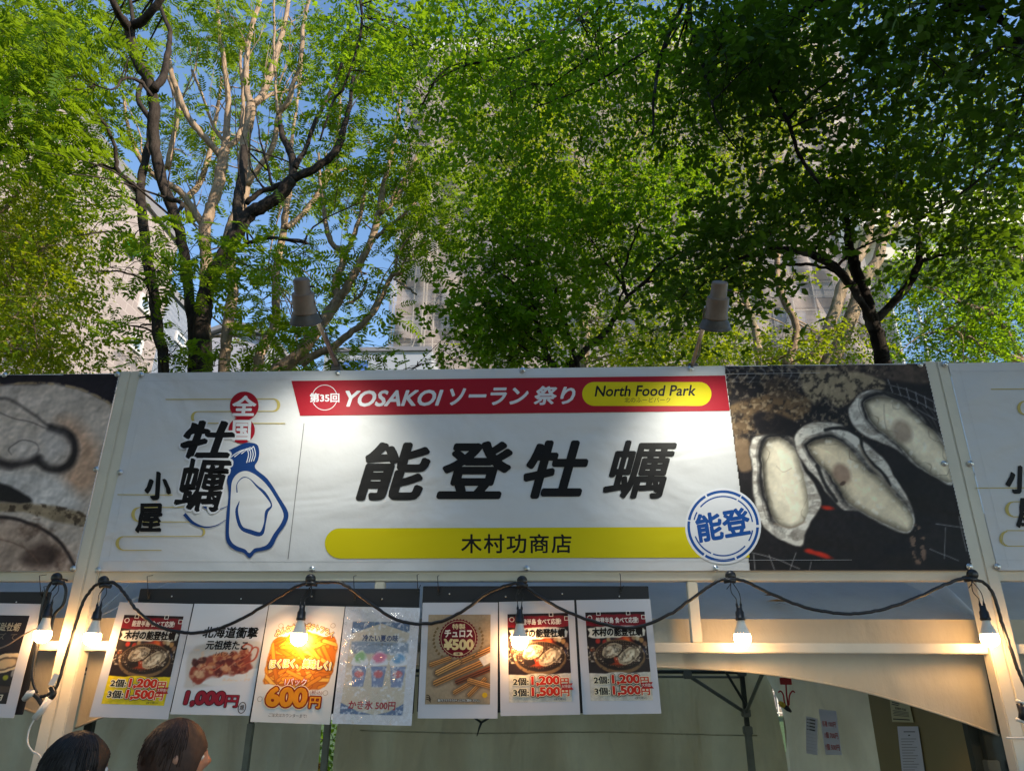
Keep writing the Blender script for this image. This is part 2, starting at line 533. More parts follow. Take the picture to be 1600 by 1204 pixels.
# --- low grey building with blue panel
pA = P(505, 575, 48); pB = P(609, 575, 48)
b4 = empty('low_building', ((pA.x+pB.x)/2, 50, 0), 'low pale grey building with blue band, left of the scaffolded tower', 'building')
zt = P(560,550,48).z
MB().box((pA.x,48,0),(pB.x+3,56,zt)).build('wall', mat_plain('grey_wall', (0.30,0.32,0.36), 0.6, 0.06, 0.3), b4)
MB().box((pA.x-0.2,47.8,zt),(pB.x+3,56.2,zt+0.3)).build('roof', M['roofgrey'], b4)
q = P(538,563,47.8); q2 = P(574,575,47.8)
MB().box((q.x,47.85,q2.z-2),(q2.x,47.95,q.z)).build('blue_panel', mat_plain('blue_panel', (0.06,0.14,0.42), 0.4, 0.05), b4)

# --- scaffolded tower
YT = 62.0
pL = P(612, 560, YT+1.2)
x0 = pL.x; bay = 4.0; nb = 12; flo = 3.0; nf = 24
b5 = empty('scaffolded_tower', (x0+bay*nb/2, YT+8, 0), 'tall beige tower block wrapped in scaffolding and mesh sheets behind the trees', 'building')
x1 = x0+bay*nb
MB().box((x0, YT+1.5, 0), (x1, YT+18, flo*nf)).build('wall', M['facade'], b5)
zoff = (P(700,526,YT+1.2).z) % flo
sl = MB().box((0,0,0),(bay*nb,0.5,0.95)).mesh('slab')
for k in range(nf):
    o = link('floor_slab', sl, M['slab'], b5)
    o.location = (x0, YT+1.0, k*flo+zoff-0.5)
    if k > 0: pass
wf = MB()
wf.box((0,0,0),(bay-1.0,0.12,1.6)); wm = wf.mesh('window')
pn = MB(); pn.box((0.08,-0.03,0.08),((bay-1.0)/2-0.04,-0.001,1.52)); pm = pn.mesh('pane')
pn2 = MB(); pn2.box(((bay-1.0)/2+0.04,-0.03,0.08),(bay-1.08,-0.001,1.52)); pm2 = pn2.mesh('pane')
for k in range(nf):
    for j in range(nb):
        o = link('window', wm, M['winframe'], b5)
        o.location = (x0+j*bay+0.5, YT+1.38, k*flo+zoff+0.75)
        if 8 < k < 22 and j < 10 and (k+j) % 1 == 0:
            for mm in (pm, pm2):
                a = bpy.data.objects.new('pane', mm); COL.objects.link(a); a.parent = o
                if not mm.materials: mm.materials.append(M['farwin'])
# scaffold poles and rails
vp = MB(); vp.tube([(0,0,0),(0,0,flo*nf)], 0.055, 6); vpm = vp.mesh('scaffold_pole')
for j in range(nb*2+1):
    o = link('scaffold_pole', vpm, M['pole'], b5); o.location = (x0+j*bay/2, YT+0.1, 0)
hp = MB(); hp.tube([(0,0,0),(bay*nb,0,0)], 0.045, 5); hpm = hp.mesh('scaffold_rail')
for k in range(nf*2):
    o = link('scaffold_rail', hpm, M['pole'], b5); o.location = (x0, YT+0.05, k*flo/2+zoff+0.2)
for (ax, az, bx_, bz) in [(635,566,652,520),(652,520,660,478),(705,480,735,420),(640,440,655,395)]:
    a = P(ax, az, YT-0.1); b_ = P(bx_, bz, YT-0.1)
    MB().tube([a, b_], 0.05, 5).build('scaffold_brace', M['pole'], b5)
# ladder like bright pole
for xx in (659, 664):
    a = P(xx-4, 575, YT-0.2); a2 = Vector((a.x, YT-0.2, 62)); MB().tube([(a.x,YT-0.2,0), a2], 0.09, 6).build('scaffold_pole', M['pole'], b5)
# mesh sheets: one per two bays and six floors, with folds
def sheet(xa, xb, za, zb, seed, flare=0.0, scallop=0.0):
    nx, nz_ = 26, 16
    r_ = random.Random(seed)
    ph = r_.random()*6
    V = []; Fc = []
    for j in range(nz_+1):
        for i in range(nx+1):
            u = i/nx; v = j/nz_
            sag = math.sin(math.pi*u)
            y = YT-0.45-0.22*math.sin(u*19+ph+2*math.sin(v*5+ph))*(0.35+0.65*(1-v)) - 0.5*sag*math.sin(math.pi*v)*0.6 - 0.25*math.sin((u+v)*9+ph*2)
            z = za+(zb-za)*v + scallop*sag*(1-v)
            x = xa+(xb-xa)*u - flare*(1-v)**2*(1-u)
            V.append((x,y,z))
    for j in range(nz_):
        for i in range(nx):
            a = j*(nx+1)+i
            Fc.append((a,a+1,a+nx+2,a+nx+1))
    return MB().add(V, Fc)
zb0 = P(700, 590, YT).z
sw = bay*2
for j in range(6):
    for k in range(5):
        za = (0 if k == 0 else 8+k*12.0); 
        if k == 0: za = 6
        zb = 8+(k+1)*12.0
        o = sheet(x0+j*sw-0.2 if j == 0 else x0+j*sw+0.03, x0+(j+1)*sw-0.03, za, zb, j*7+k, flare=0.6 if (j == 0 and k < 2) else 0).build('scaffold_sheet', M['sheet'], b5, smooth=True)

# --- cream building with a glass wall on the right
YR = 46.0
pA = P(1330, 400, YR)
b6 = empty('glass_front_building', (pA.x+12, YR+6, 0), 'cream building with bright eave and glass wall behind the right hand tree', 'building')
xa = P(1322, 380, YR).x; xb = P(1750, 380, YR).x
z_t = P(1400,332,YR).z; z_m = P(1400,384,YR).z; z_b = P(1400,424,YR).z
MB().box((xa,YR-2.5,z_m),(xb,YR+1,z_t)).build('parapet', mat_plain('white_parapet', (0.80,0.75,0.68), 0.6, 0.05, 0.3), b6)
MB().box((xa+1.6,YR-1.6,z_b),(xb-0.6,YR+1,z_m-0.01)).build('fascia', M['concrete'], b6)
MB().box((xa+2.2,YR+0.3,0),(xb-1.2,YR+2.5,z_b-0.01)).build('wall', M['facade'], b6)
xa += 1.0; npn = 9; pw = (xb-xa-2.6)/npn
fz = [0, 3.6, 7.2, 10.8, 14.4, z_b-0.1]
pbase = {}
for i in range(npn):
    for j in range(len(fz)-1):
        mb = MB().box((xa+1.3+i*pw+0.06,YR+0.16,fz[j]+0.1),(xa+1.3+(i+1)*pw-0.06,YR+0.22,fz[j+1]-0.1))
        mb.build('glass_panel', M['glass'], b6)
    MB().box((xa+1.3+i*pw-0.05,YR,0),(xa+1.3+i*pw+0.05,YR+0.28,z_b-0.03)).build('mullion', M['winframe'], b6)
# hedge row mass far away, seen through the gap in the curtains is made by the trees' own foliage below

# ================================================================== TREES
def leaf_verts(L, W, fold=0.25, droop=0.15, base=(0,0,0)):
    """six vertices, 2 quads; leaf lies along +x, normal +z"""
    return np.array([[0,0,0],[0.30*L,0.5*W,-fold*W*0.4],[0.68*L,0.38*W,-fold*W*0.4-droop*L*0.3],[L,0,-droop*L],
                     [0.68*L,-0.38*W,-fold*W*0.4-droop*L*0.3],[0.30*L,-0.5*W,-fold*W*0.4]])
LF = np.array([[0,1,2,3],[0,3,4,5]])

def rotz(a): c, s = math.cos(a), math.sin(a); return np.array([[c,-s,0],[s,c,0],[0,0,1.]])
def roty(a): c, s = math.cos(a), math.sin(a); return np.array([[c,0,s],[0,1,0],[-s,0,c]])
def rotx(a): c, s = math.cos(a), math.sin(a); return np.array([[1,0,0],[0,c,-s],[0,s,c]])

def tpl_pinnate(L=0.30, n=7, lw=0.018, ll=0.075):
    V = []; Fc = []; nv = 0
    def add(v):
        nonlocal nv
        V.append(v); Fc.append(LF+nv); nv += 6
    for i in range(n):
        t = 0.18+0.80*i/(n-1)
        bx = t*L; bz = -0.25*L*t*t
        for s in (-1, 1):
            l = ll*(0.75+0.5*math.sin(math.pi*min(1,t*0.95)))*random.uniform(.85,1.1)
            v = leaf_verts(l, lw*1.6, 0.3, random.uniform(0.05,0.35))
            v = v @ rotx(random.uniform(-.3,.3)).T @ rotz(s*random.uniform(0.85,1.15)).T
            v = v + np.array([bx,0,bz])
            add(v)
    v = leaf_verts(ll, lw*1.6, 0.3, 0.3) + np.array([L*0.98,0,-0.25*L]); add(v)
    # rachis strip
    r = np.array([[0,0.0016,0],[L*0.5,0.0016,-0.06*L],[L,0.001,-0.25*L],[L,-0.001,-0.25*L],[L*0.5,-0.0016,-0.06*L],[0,-0.0016,0]])
    V.append(r); Fc.append(np.array([[0,1,4,5],[1,2,3,4]])+nv); nv += 6
    return np.concatenate(V), np.concatenate(Fc)

def tpl_broad(n=8, size=0.05, spread=0.16, wr=0.55):
    V = []; Fc = []; nv = 0
    for i in range(n):
        l = size*random.uniform(.7,1.25)
        v = leaf_verts(l, l*wr, 0.3, random.uniform(0.0,0.4))
        v = v @ rotx(random.uniform(-.6,.6)).T @ roty(random.uniform(-.5,.7)).T @ rotz(random.uniform(-2.4,2.4)).T
        t = (i+0.5)/n
        v = v + np.array([t*spread, random.uniform(-.35,.35)*spread*0.6, -0.25*spread*t*t+random.uniform(-.02,.02)])
        V.append(v); Fc.append(LF+nv); nv += 6
    r = np.array([[0,0.0012,0],[spread*0.5,0.0012,-0.06*spread],[spread,0.0008,-0.25*spread],[spread,-0.0008,-0.25*spread],[spread*0.5,-0.0012,-0.06*spread],[0,-0.0012,0]])
    V.append(r); Fc.append(np.array([[0,1,4,5],[1,2,3,4]])+nv)
    return np.concatenate(V), np.concatenate(Fc)

TPL = {
    'pin': [tpl_pinnate() for _ in range(10)],
    'pinbig': [tpl_pinnate(0.36, 8, 0.024, 0.095) for _ in range(6)],
    'small': [tpl_broad(10, 0.045, 0.20) for _ in range(10)],
    'maple': [tpl_broad(9, 0.062, 0.20, 0.7) for _ in range(10)],
    'broad': [tpl_broad(7, 0.088, 0.26, 0.55) for _ in range(10)],
    'far': [tpl_broad(9, 0.085, 0.36, 0.6) for _ in range(8)],
    'shade': [tpl_broad(9, 0.26, 0.6, 0.8) for _ in range(5)],
}

def crown_mesh(pos, dirs, kinds, scale, name, tones=None):
    """pos Nx3, dirs azimuth N, kind string; real leaf mesh"""
    VV = []; FF = []; TT = []; nv = 0
    N = len(pos)
    which = rng.integers(0, len(TPL[kinds]), N)
    az = dirs
    pit = rng.normal(0.15, 0.45, N); rol = rng.normal(0, 0.45, N)
    sc_ = scale*rng.uniform(0.62, 1.32, N)
    tone = np.clip(rng.normal(0.5, 0.12, N)+(tones if tones is not None else 0), 0, 1)
    for t in range(len(TPL[kinds])):
        idx = np.where(which == t)[0]
        if len(idx) == 0: continue
        V, Fc = TPL[kinds][t]
        ca, sa = np.cos(az[idx]), np.sin(az[idx]); cp, sp = np.cos(pit[idx]), np.sin(pit[idx]); cr_, sr = np.cos(rol[idx]), np.sin(rol[idx])
        Z = np.zeros_like(ca); O = np.ones_like(ca)
        Rz = np.stack([ca,-sa,Z, sa,ca,Z, Z,Z,O],1).reshape(-1,3,3)
        Ry = np.stack([cp,Z,sp, Z,O,Z, -sp,Z,cp],1).reshape(-1,3,3)
        Rx = np.stack([O,Z,Z, Z,cr_,-sr, Z,sr,cr_],1).reshape(-1,3,3)
        RR = Rz @ Ry @ Rx
        W = np.einsum('nij,vj->nvi', RR, V)*sc_[idx][:,None,None] + pos[idx][:,None,:]
        k = len(V)
        VV.append(W.reshape(-1,3))
        FF.append((Fc[None]+(np.arange(len(idx))*k)[:,None,None]+nv).reshape(-1,4))
        lt = np.repeat(rng.normal(0, 0.13, (len(idx), k//6)), 6, axis=1)
        TT.append(np.clip(tone[idx][:,None]+lt, 0, 1).reshape(-1))
        nv += len(idx)*k
    VV = np.concatenate(VV); FF = np.concatenate(FF); TT = np.concatenate(TT)
    me = bpy.data.meshes.new(name)
    me.vertices.add(len(VV)); me.vertices.foreach_set('co', VV.astype(np.float32).ravel())
    me.loops.add(FF.size); me.loops.foreach_set('vertex_index', FF.astype(np.int32).ravel())
    me.polygons.add(len(FF)); me.polygons.foreach_set('loop_start', np.arange(0, FF.size, 4, dtype=np.int32))
    me.polygons.foreach_set('loop_total', np.full(len(FF), 4, dtype=np.int32))
    me.update(calc_edges=True)
    at = me.attributes.new('tone', 'FLOAT', 'POINT'); at.data.foreach_set('value', TT.astype(np.float32))
    return me

TOTAL = [0]
def limb(pts, sub=4, wob=0.012, seed=0, taper_end=None):
    """pts: world points with radius -> smoothed, slightly wandering tube arrays"""
    S = cr([tuple(p)+(r,) for p, r in pts], sub)
    r_ = random.Random(seed)
    out = []; rad = []
    for i, s in enumerate(S):
        w = wob*(1 if 0 < i < len(S)-1 else 0)
        out.append(Vector((s[0]+r_.uniform(-w,w), s[1]+r_.uniform(-w,w), s[2]+r_.uniform(-w,w))))
        rad.append(max(0.002, s[3]*r_.uniform(.94,1.08)))
    return out, rad

def ray_depth_pts(line, Y0, Y1):
    """line: [(px,py,width_px)] -> [(world point, radius)]"""
    n = len(line); out = []
    for i, (x, y, w) in enumerate(line):
        Y = Y0+(Y1-Y0)*i/max(1, n-1)
        p = P(x, y, Y)
        out.append((p, 0.5*w/F_PX*cdepth(p)))
    return out

def make_tree(name, label, cat, group, bark, trunks, branches, clumps, leafmat, twigs=True, seed=1, cull=None, shoots=0):
    """trunks: list of ([(px,py,w)], Y0, Y1) continued to the ground; branches likewise without ground; 
    clumps: list of (px,py,rx,ry,Ya,Yb,count,kind,scale)"""
    rr = random.Random(seed)
    allp = []
    base = None
    root = None
    tl = []
    for (line, Y0, Y1) in trunks:
        pts = ray_depth_pts(line, Y0, Y1)
        p0, r0 = pts[0]
        nxt = pts[1][0]
        # run the bottom on down to the ground along its own lean
        k = min(0.35, max(-0.35, (p0.x-nxt.x)/max(0.2, nxt.z-p0.z)))
        g0 = Vector((p0.x+k*p0.z*0.25, p0.y, -0.05))
        mid = Vector((p0.x+k*p0.z*0.2, p0.y, p0.z*0.5))
        pts = [(g0, r0*1.6), (mid, r0*1.2)] + pts
        tl.append(pts)
        if base is None: base = Vector((g0.x, g0.y, 0))
    if base is None:
        base = Vector((0,0,0))
    root = empty(name, base, label, cat, group)
    for i, pts in enumerate(tl):
        o, r_ = limb(pts, 5, 0.012, seed*31+i)
        MB().tube(o, r_, 10).build('trunk', bark, root, smooth=True)
        allp += list(zip(o[6:], r_[6:]))
    for i, (line, Y0, Y1) in enumerate(branches):
        pts = ray_depth_pts(line, Y0, Y1) if len(line[0]) == 3 and not isinstance(line[0], tuple) or not isinstance(line[0][0], Vector) else line
        o, r_ = limb(pts, 4, 0.010, seed*77+i)
        MB().tube(o, r_, 8).build('branch', bark, root, smooth=True)
        allp += list(zip(o, r_))
    # long thin upright shoots
    for i in range(shoots):
        j = rr.randrange(len(allp)//3, len(allp)); a, ra = allp[j]
        L = rr.uniform(.8, 2.4)
        d = Vector((rr.gauss(0,.32), rr.gauss(0,.25), 1)).normalized()
        e = a+d*L; q = a.lerp(e,.5)+Vector((rr.gauss(0,.07),rr.gauss(0,.07),0))
        r0 = min(ra*.55, rr.uniform(.010,.022))
        o, r_ = limb([(a,r0),(a.lerp(q,.5)+Vector((rr.gauss(0,.03),0,0)),r0*.85),(q,r0*.65),(e,.003)], 4, .006, seed*5+i)
        MB().tube(o, r_, 6).build('branch', bark, root, smooth=True)
        allp += list(zip(o[3:], r_[3:]))
    # crown
    tw = MB()
    AP = np.array([p[:] for p, _ in allp]) if allp else None
    bykind = {}
    for (cx, cy, rx, ry, Ya, Yb, cnt, kind, scl) in clumps:
        # sub-clusters make the clump uneven
        nsub = max(3, cnt//32)
        cen = []
        for _ in range(nsub):
            a = rr.uniform(0, 2*math.pi); q = math.sqrt(rr.random())
            px, py = cx+rx*q*math.cos(a), cy+ry*q*math.sin(a)
            if cull and not cull(px, py): continue
            Y = rr.uniform(Ya, Yb)
            c = P(px, py, Y)
            cen.append(c)
        if not cen: continue
        for c in cen:
            per = max(2, int(cnt/nsub*rr.uniform(0.5, 1.5)))
            sr = 0.20*scl*(1+rr.random()*0.9)*(1.6 if kind in ('far','shade') else 1.0)
            pts = rng.normal(0, 1, (per,3))*np.array([sr, sr, sr*0.45])
            az = np.arctan2(pts[:,1], pts[:,0]) + rng.normal(0,0.5,per)
            bykind.setdefault(kind+'|%g' % scl, []).append((pts+np.array(c[:]), az, np.full(per, rr.gauss(0,.24))))
            if twigs and AP is not None and len(AP):
                d = np.linalg.norm(AP-np.array(c[:]), axis=1)
                j = int(np.argmin(d))
                if d[j] < 3.2 and rr.random() < 0.75:
                    a = Vector(AP[j]); b_ = Vector(c)
                    mid = (a+b_)/2+Vector((rr.uniform(-.1,.1), rr.uniform(-.1,.1), rr.uniform(0.0,.25)*d[j]*0.5))
                    r0 = min(allp[j][1]*0.6, 0.016)
                    S = cr([tuple(a)+(r0,), tuple(mid)+(r0*0.7,), tuple(b_)+(0.003,)], 3)
                    tw.tube([s[:3] for s in S], [max(0.0025,s[3]) for s in S], 5, cap=False)
            for _ in range(3):
                e = Vector(c)+Vector((rr.gauss(0,sr),rr.gauss(0,sr),rr.gauss(0,sr*.4)))
                tw.tube([c, (Vector(c)+e)/2+Vector((0,0,.03)), e], [0.0045,0.0035,0.002], 4, cap=False)
    for k, lst in bykind.items():
        kind, scl = k.split('|')
        pos = np.concatenate([q[0] for q in lst]); az = np.concatenate([q[1] for q in lst]); tn = np.concatenate([q[2] for q in lst])
        me = crown_mesh(pos, az, kind, float(scl), 'crown', tn)
        TOTAL[0] += len(me.polygons)*2
        me['kd'] = kind
        o = link('crown', me, leafmat, root)
        o['kind'] = 'stuff'
    if tw.v:
        tw.build('twig', bark, root, smooth=True, kind='stuff')
    return root

G_P = 'pinnate leaved trees behind the banner, left'
# ---- tree 1: slender grey trunk nearest the left building
make_tree('slender_tree', 'slender dark grey tree, first trunk right of the pink tiled wall', 'tree', None, M['bark_dark'],
 [([(254,590,16),(247,522,16),(239,450,16),(229,400,15),(224,350,15),(219,300,15)], 8.0, 8.2)],
 [([(219,304,13),(205,285,8),(184,267,7),(181,238,6),(172,208,5),(148,172,3)], 8.2, 7.6),
  ([(219,302,13),(224,265,12),(233,222,11),(234,185,9),(222,168,8),(216,150,8),(226,118,5)], 8.2, 8.8),
  ([(184,267,4),(160,258,4),(138,262,2)], 8.0, 7.8),
  ([(218,318,4),(200,308,3),(170,306,2)], 8.2, 8.0),
  ([(245,478,4),(225,440,4),(190,425,3),(150,424,2)], 8.0, 7.4),
  ([(235,420,5),(215,380,4),(180,362,3),(120,368,2)], 8.0, 7.3)],
 [(185,352,50,10,7.2,8.2,36,'pin',1.0),(175,420,24,6,7.2,7.8,9,'pin',1.0),(215,508,30,7,7.2,8.0,12,'pin',1.0),
  (285,372,55,14,7.0,7.8,50,'pin',1.0),(330,415,70,16,7.0,7.8,60,'pin',1.0),(240,420,30,24,7.5,8.5,24,'pin',1.0),(270,562,50,12,7.6,8.4,30,'pin',1.0)],
 M['leaf_pin'], seed=3)
# ---- tree 2: tall dark stem with the fork at the top left
make_tree('leaning_tree', 'tall near-black leaning trunk with wide fork near the top left corner', 'tree', None, M['bark_dark'],
 [([(300,590,16),(298,480,16),(288,400,16),(277,351,16),(260,304,16),(246,253,17),(240,205,16),(241,169,17),(233,128,17),(215,98,15),(206,70,15),(202,44,15)], 8.6, 7.8)],
 [([(202,46,15),(192,30,13),(180,12,11),(168,-30,9)], 7.8, 7.2),
  ([(203,44,14),(229,27,13),(250,2,11),(275,-35,9)], 7.8, 7.4),
  ([(241,140,13),(256,118,11),(263,80,9),(266,50,7),(255,22,6),(243,-10,5)], 7.9, 8.4),
  ([(208,42,7),(206,15,6),(200,-20,5)], 7.8, 7.9),
  ([(237,150,6),(222,130,6),(205,122,5),(190,126,4),(178,140,3),(150,133,2)], 7.9, 7.3),
  ([(262,310,9),(285,318,7),(270,340,6)], 8.1, 7.9)],
 [(60,60,90,70,6.6,8.6,400,'pin',1.0),(150,60,90,80,8.6,10.4,300,'pin',1.0),(40,170,80,90,6.4,8.4,420,'pin',1.05),
  (150,190,60,60,8.4,10,170,'pin',1.0),(290,40,90,55,8.8,10.0,170,'pin',1.0),(110,262,55,34,7.0,8.2,80,'pin',1.0),(0,90,80,90,6.0,8.0,200,'pin',1.0)],
 M['leaf_pin'], seed=5, shoots=6)
# ---- tree 3: sunlit forked trunk
make_tree('sunlit_forked_tree', 'warm sunlit tree with a broad V fork in the middle of the left trunks', 'tree', G_P, M['bark_mid'],
 [([(316,590,22),(318,500,21),(322,430,20),(322,400,18),(320,358,18),(330,325,17),(340,295,17),(347,258,16),(351,236,16)], 10.2, 10.2),
  ([(348,590,18),(354,515,17),(364,445,17),(356,395,20),(364,350,18),(377,318,18),(383,285,17),(381,236,16),(386,205,15),(393,165,16)], 9.4, 9.6)],
 [([(351,238,14),(354,202,11),(357,165,9),(354,130,8),(348,84,7),(341,34,6),(338,-20,5)], 10.2, 10.6),
  ([(345,245,11),(330,226,10),(310,204,10),(292,180,9),(280,150,9),(270,122,8),(262,80,6)], 10.2, 9.8),
  ([(352,232,9),(370,218,8),(378,195,8),(380,150,6),(376,100,5),(380,40,4)], 10.2, 10.7),
  ([(318,352,12),(297,320,11),(283,302,10),(268,290,10),(245,278,8),(222,252,8),(208,222,7),(198,190,5),(194,150,4)], 10.2, 9.5),
  ([(393,168,13),(386,140,10),(385,100,9),(389,60,8),(403,10,7),(410,-20,5)], 9.6, 10.2),
  ([(393,163,12),(408,152,11),(422,116,10),(434,75,9),(443,45,8),(452,-10,6)], 9.6, 10.4),
  ([(408,156,7),(430,145,6),(455,140,5),(480,125,4)], 9.8, 10.4),
  ([(385,290,10),(405,262,9),(424,232,9),(433,200,9),(436,176,9),(450,160,10),(458,130,7),(470,94,7),(475,34,6),(488,-20,5)], 9.5, 8.8),
  ([(434,178,5),(430,120,4),(428,50,4),(428,-20,3)], 9.0, 8.9),
  ([(356,236,6),(345,215,6),(332,195,5),(320,160,4),(300,110,4)], 10.2, 10.9),
  ([(298,345,12),(293,310,10),(310,290,9),(325,250,8),(332,215,7),(340,170,5),(346,120,4)], 11.0, 11.4),
  ([(262,262,9),(268,225,8),(275,190,8),(278,160,7),(262,120,5)], 10.6, 11.0)],
 [(330,50,90,60,10.2,12.5,190,'pin',1.1),(420,50,80,60,10.2,12.5,190,'pin',1.1),(300,150,60,50,10.6,12.0,70,'pin',1.1),(420,140,60,40,10.8,12.5,70,'pin',1.1),
  (300,260,50,30,10.8,12,30,'pin',1.1),(330,230,50,40,11.4,13,50,'pin',1.1),(410,220,60,60,11,13,90,'pin',1.1),(310,310,30,24,10.6,11.6,20,'pin',1.1),(430,310,50,50,10.6,12.5,60,'pin',1.1),(270,210,40,40,10.6,12,30,'pin',1.1),
  (400,400,70,30,10.6,12,50,'pin',1.1),(390,530,60,30,10.6,12,44,'pin',1.1)],
 M['leaf_pin'], seed=9, shoots=34)
# ---- tree 4: thick dark stem bending right
make_tree('bending_dark_tree', 'thick dark trunk left of the first floodlight with a heavy limb sweeping right', 'tree', None, M['bark_dark'],
 [([(318,590,22),(314,540,24),(318,480,25),(328,440,24),(345,410,24),(362,380,23),(376,350,22),(388,335,21),(412,322,19),(438,304,19),(456,282,19)], 8.4, 8.2),
  ],
 [([(456,284,15),(458,262,13),(452,235,11),(441,210,9),(437,185,7)], 8.2, 8.4),
  ([(457,280,14),(480,270,13),(503,256,12),(521,240,12),(532,220,12),(537,200,10),(545,170,7),(552,120,6)], 8.2, 8.0),
  ([(372,352,17),(372,310,16),(378,280,15),(382,230,12)], 8.4, 8.9),
  ([(385,318,9),(405,300,8),(425,294,8),(448,284,8)], 8.3, 8.4),
  ([(378,385,7),(400,375,6),(430,371,5),(460,377,5),(480,380,4)], 8.4, 8.1),
  ([(461,262,9),(478,230,7),(488,200,7),(505,165,6),(522,130,5),(540,80,4),(548,20,3)], 8.2, 8.6),
  ([(476,380,3),(483,362,3),(520,335,2),(560,318,2)], 8.1, 8.0)],
 [(480,180,60,60,8.8,10.5,80,'pin',1.0),(530,60,60,70,8.4,10,150,'pin',1.0),(390,400,60,14,7.6,8.2,44,'pin',1.0),(470,410,50,30,8.8,10.0,40,'pin',1.0),(560,180,40,70,8.4,10.0,110,'pin',1.0),(480,310,50,40,9,10.6,50,'pin',1.0),(350,565,70,9,7.8,8.6,34,'pin',1.0)],
 M['leaf_pin'], seed=12, shoots=10)
# ---- tree 5: slim sunlit stem
make_tree('slim_sunlit_tree', 'slim sunlit winding stem just left of the first floodlight head', 'tree', None, M['bark_mid'],
 [([(402,590,16),(405,560,16),(418,530,14),(431,499,13),(430,453,12),(434,408,12),(442,363,11),(450,310,10),(453,285,9)], 10.0, 10.4)],
 [([(447,355,9),(468,340,8),(490,312,8),(505,290,8),(520,272,5),(545,262,4)], 10.2, 10.6),
  ([(430,430,6),(415,420,5),(395,424,4)], 10.2, 10.0),
  ([(455,290,7),(455,240,6),(460,190,5),(470,120,4),(474,40,3)], 10.4, 11.0),
  ([(505,288,6),(520,240,5),(530,190,5),(534,120,4),(560,60,3)], 10.6, 11.2)],
 [(470,430,40,60,9.8,11,60,'pin',1.1),(440,540,50,25,9.6,11,60,'pin',1.1),(520,290,40,50,10,11.5,60,'pin',1.1),(480,480,50,40,10,11.5,50,'pin',1.1),(400,480,30,30,10,11,30,'pin',1.1)],
 M['leaf_pin'], seed=15, shoots=12)
# ---- tree 6: low forking tree behind the floodlight
make_tree('spreading_tree', 'low forking tree directly behind the first floodlight, limbs fanning to the right', 'tree', None, M['bark_mid'],
 [([(428,592,22),(440,575,22),(462,558,20),(480,538,20),(496,514,19),(513,490,18),(530,467,17)], 9.0, 9.0)],
 [([(528,468,13),(524,440,12),(533,418,11),(537,395,11),(520,383,9),(510,357,8),(506,330,7),(502,300,6),(498,240,4)], 9.0, 9.4),
  ([(537,400,9),(548,380,8),(560,345,7),(567,318,6),(572,270,4)], 9.1, 9.6),
  ([(530,466,15),(548,438,13),(566,404,12),(584,366,11),(592,330,10),(597,300,10),(603,273,8),(612,240,6),(622,190,5),(630,120,4)], 9.0, 8.7),
  ([(595,333,8),(612,320,7),(624,305,7),(632,285,7),(640,270,6),(652,240,5)], 8.8, 9.2),
  ([(587,372,7),(605,355,6),(625,340,5),(650,315,4)], 8.9, 8.6),
  ([(470,570,14),(485,558,13),(521,541,12),(545,522,11),(568,505,10),(590,478,9),(602,452,8),(610,432,8),(618,427,8),(628,426,8)], 9.0, 8.8),
  ([(616,436,4),(632,446,4),(651,460,3)], 8.8, 8.6),
  ([(540,476,5),(560,465,5),(570,448,4),(574,435,3)], 9.0, 9.2)],
 [(560,360,60,60,8.6,10,70,'pin',1.0),(580,470,50,40,8.6,10,46,'pin',1.0),(560,540,60,22,8.4,9.4,80,'pin',1.0),(650,385,40,36,8.2,9.2,110,'pin',1.0),
  (660,300,50,50,8.4,9.6,150,'pin',1.0),(620,220,60,60,8.6,9.8,150,'pin',1.0),(600,100,60,80,8.6,10,190,'pin',1.0),(640,470,16,14,8.2,9.2,14,'pin',1.0),(500,540,50,25,8.4,9.4,60,'pin',1.0),(560,430,50,30,8.4,9.4,40,'pin',1.0),(690,360,30,26,8.3,9,40,'pin',1.0)],
 M['leaf_pin'], seed=18, shoots=22, cull=lambda x, y: not (625 < x < 760 and y > 415) and not (680 < x < 760 and y > 340))
# ---- left edge maple-like tree, trunk outside the frame
make_tree('yellow_green_tree', 'yellow green small leaved tree filling the lower left edge before the tiled wall', 'tree', None, M['bark_mid'],
 [([(-140,590,26),(-130,470,24),(-110,380,20)], 8.8, 8.8)],
 [([(-118,440,16),(-40,440,12),(20,425,10),(75,385,8),(115,325,5)], 8.8, 9.4),
  ([(-112,390,16),(-60,340,11),(0,330,8),(30,300,5),(60,262,3)], 8.8, 8.8),
  ([(-125,500,14),(-60,520,9),(0,540,6),(60,550,4)], 8.8, 8.2),
  ([(-110,380,16),(-60,300,12),(-20,230,8),(10,160,6)], 8.8, 9.2)],
 [(20,340,75,80,10,13,420,'far',0.75),(20,470,75,60,10,13,420,'far',0.75),(60,560,60,20,9.5,12,160,'far',0.7),(35,340,85,60,8.2,10.0,560,'small',1.3),(45,420,70,50,8.2,10.0,480,'small',1.3),(35,500,65,40,7.8,9.6,360,'small',1.35),(105,350,38,40,8.4,9.6,150,'small',1.3),(110,440,40,30,8.0,9.4,120,'small',1.3),
  (85,550,75,24,7.8,9.4,230,'small',1.3),(95,500,40,20,7.8,9.0,70,'small',1.3),(-10,260,70,60,8.4,10,200,'small',1.3),(90,290,50,40,8.4,10,170,'small',1.3),(20,560,60,22,7.6,9.0,150,'small',1.3)],
 M['leaf_yel'], seed=21, cull=lambda x, y: not (x > 100 and 395 < y < 535) and not (x > 118 and y > 340))
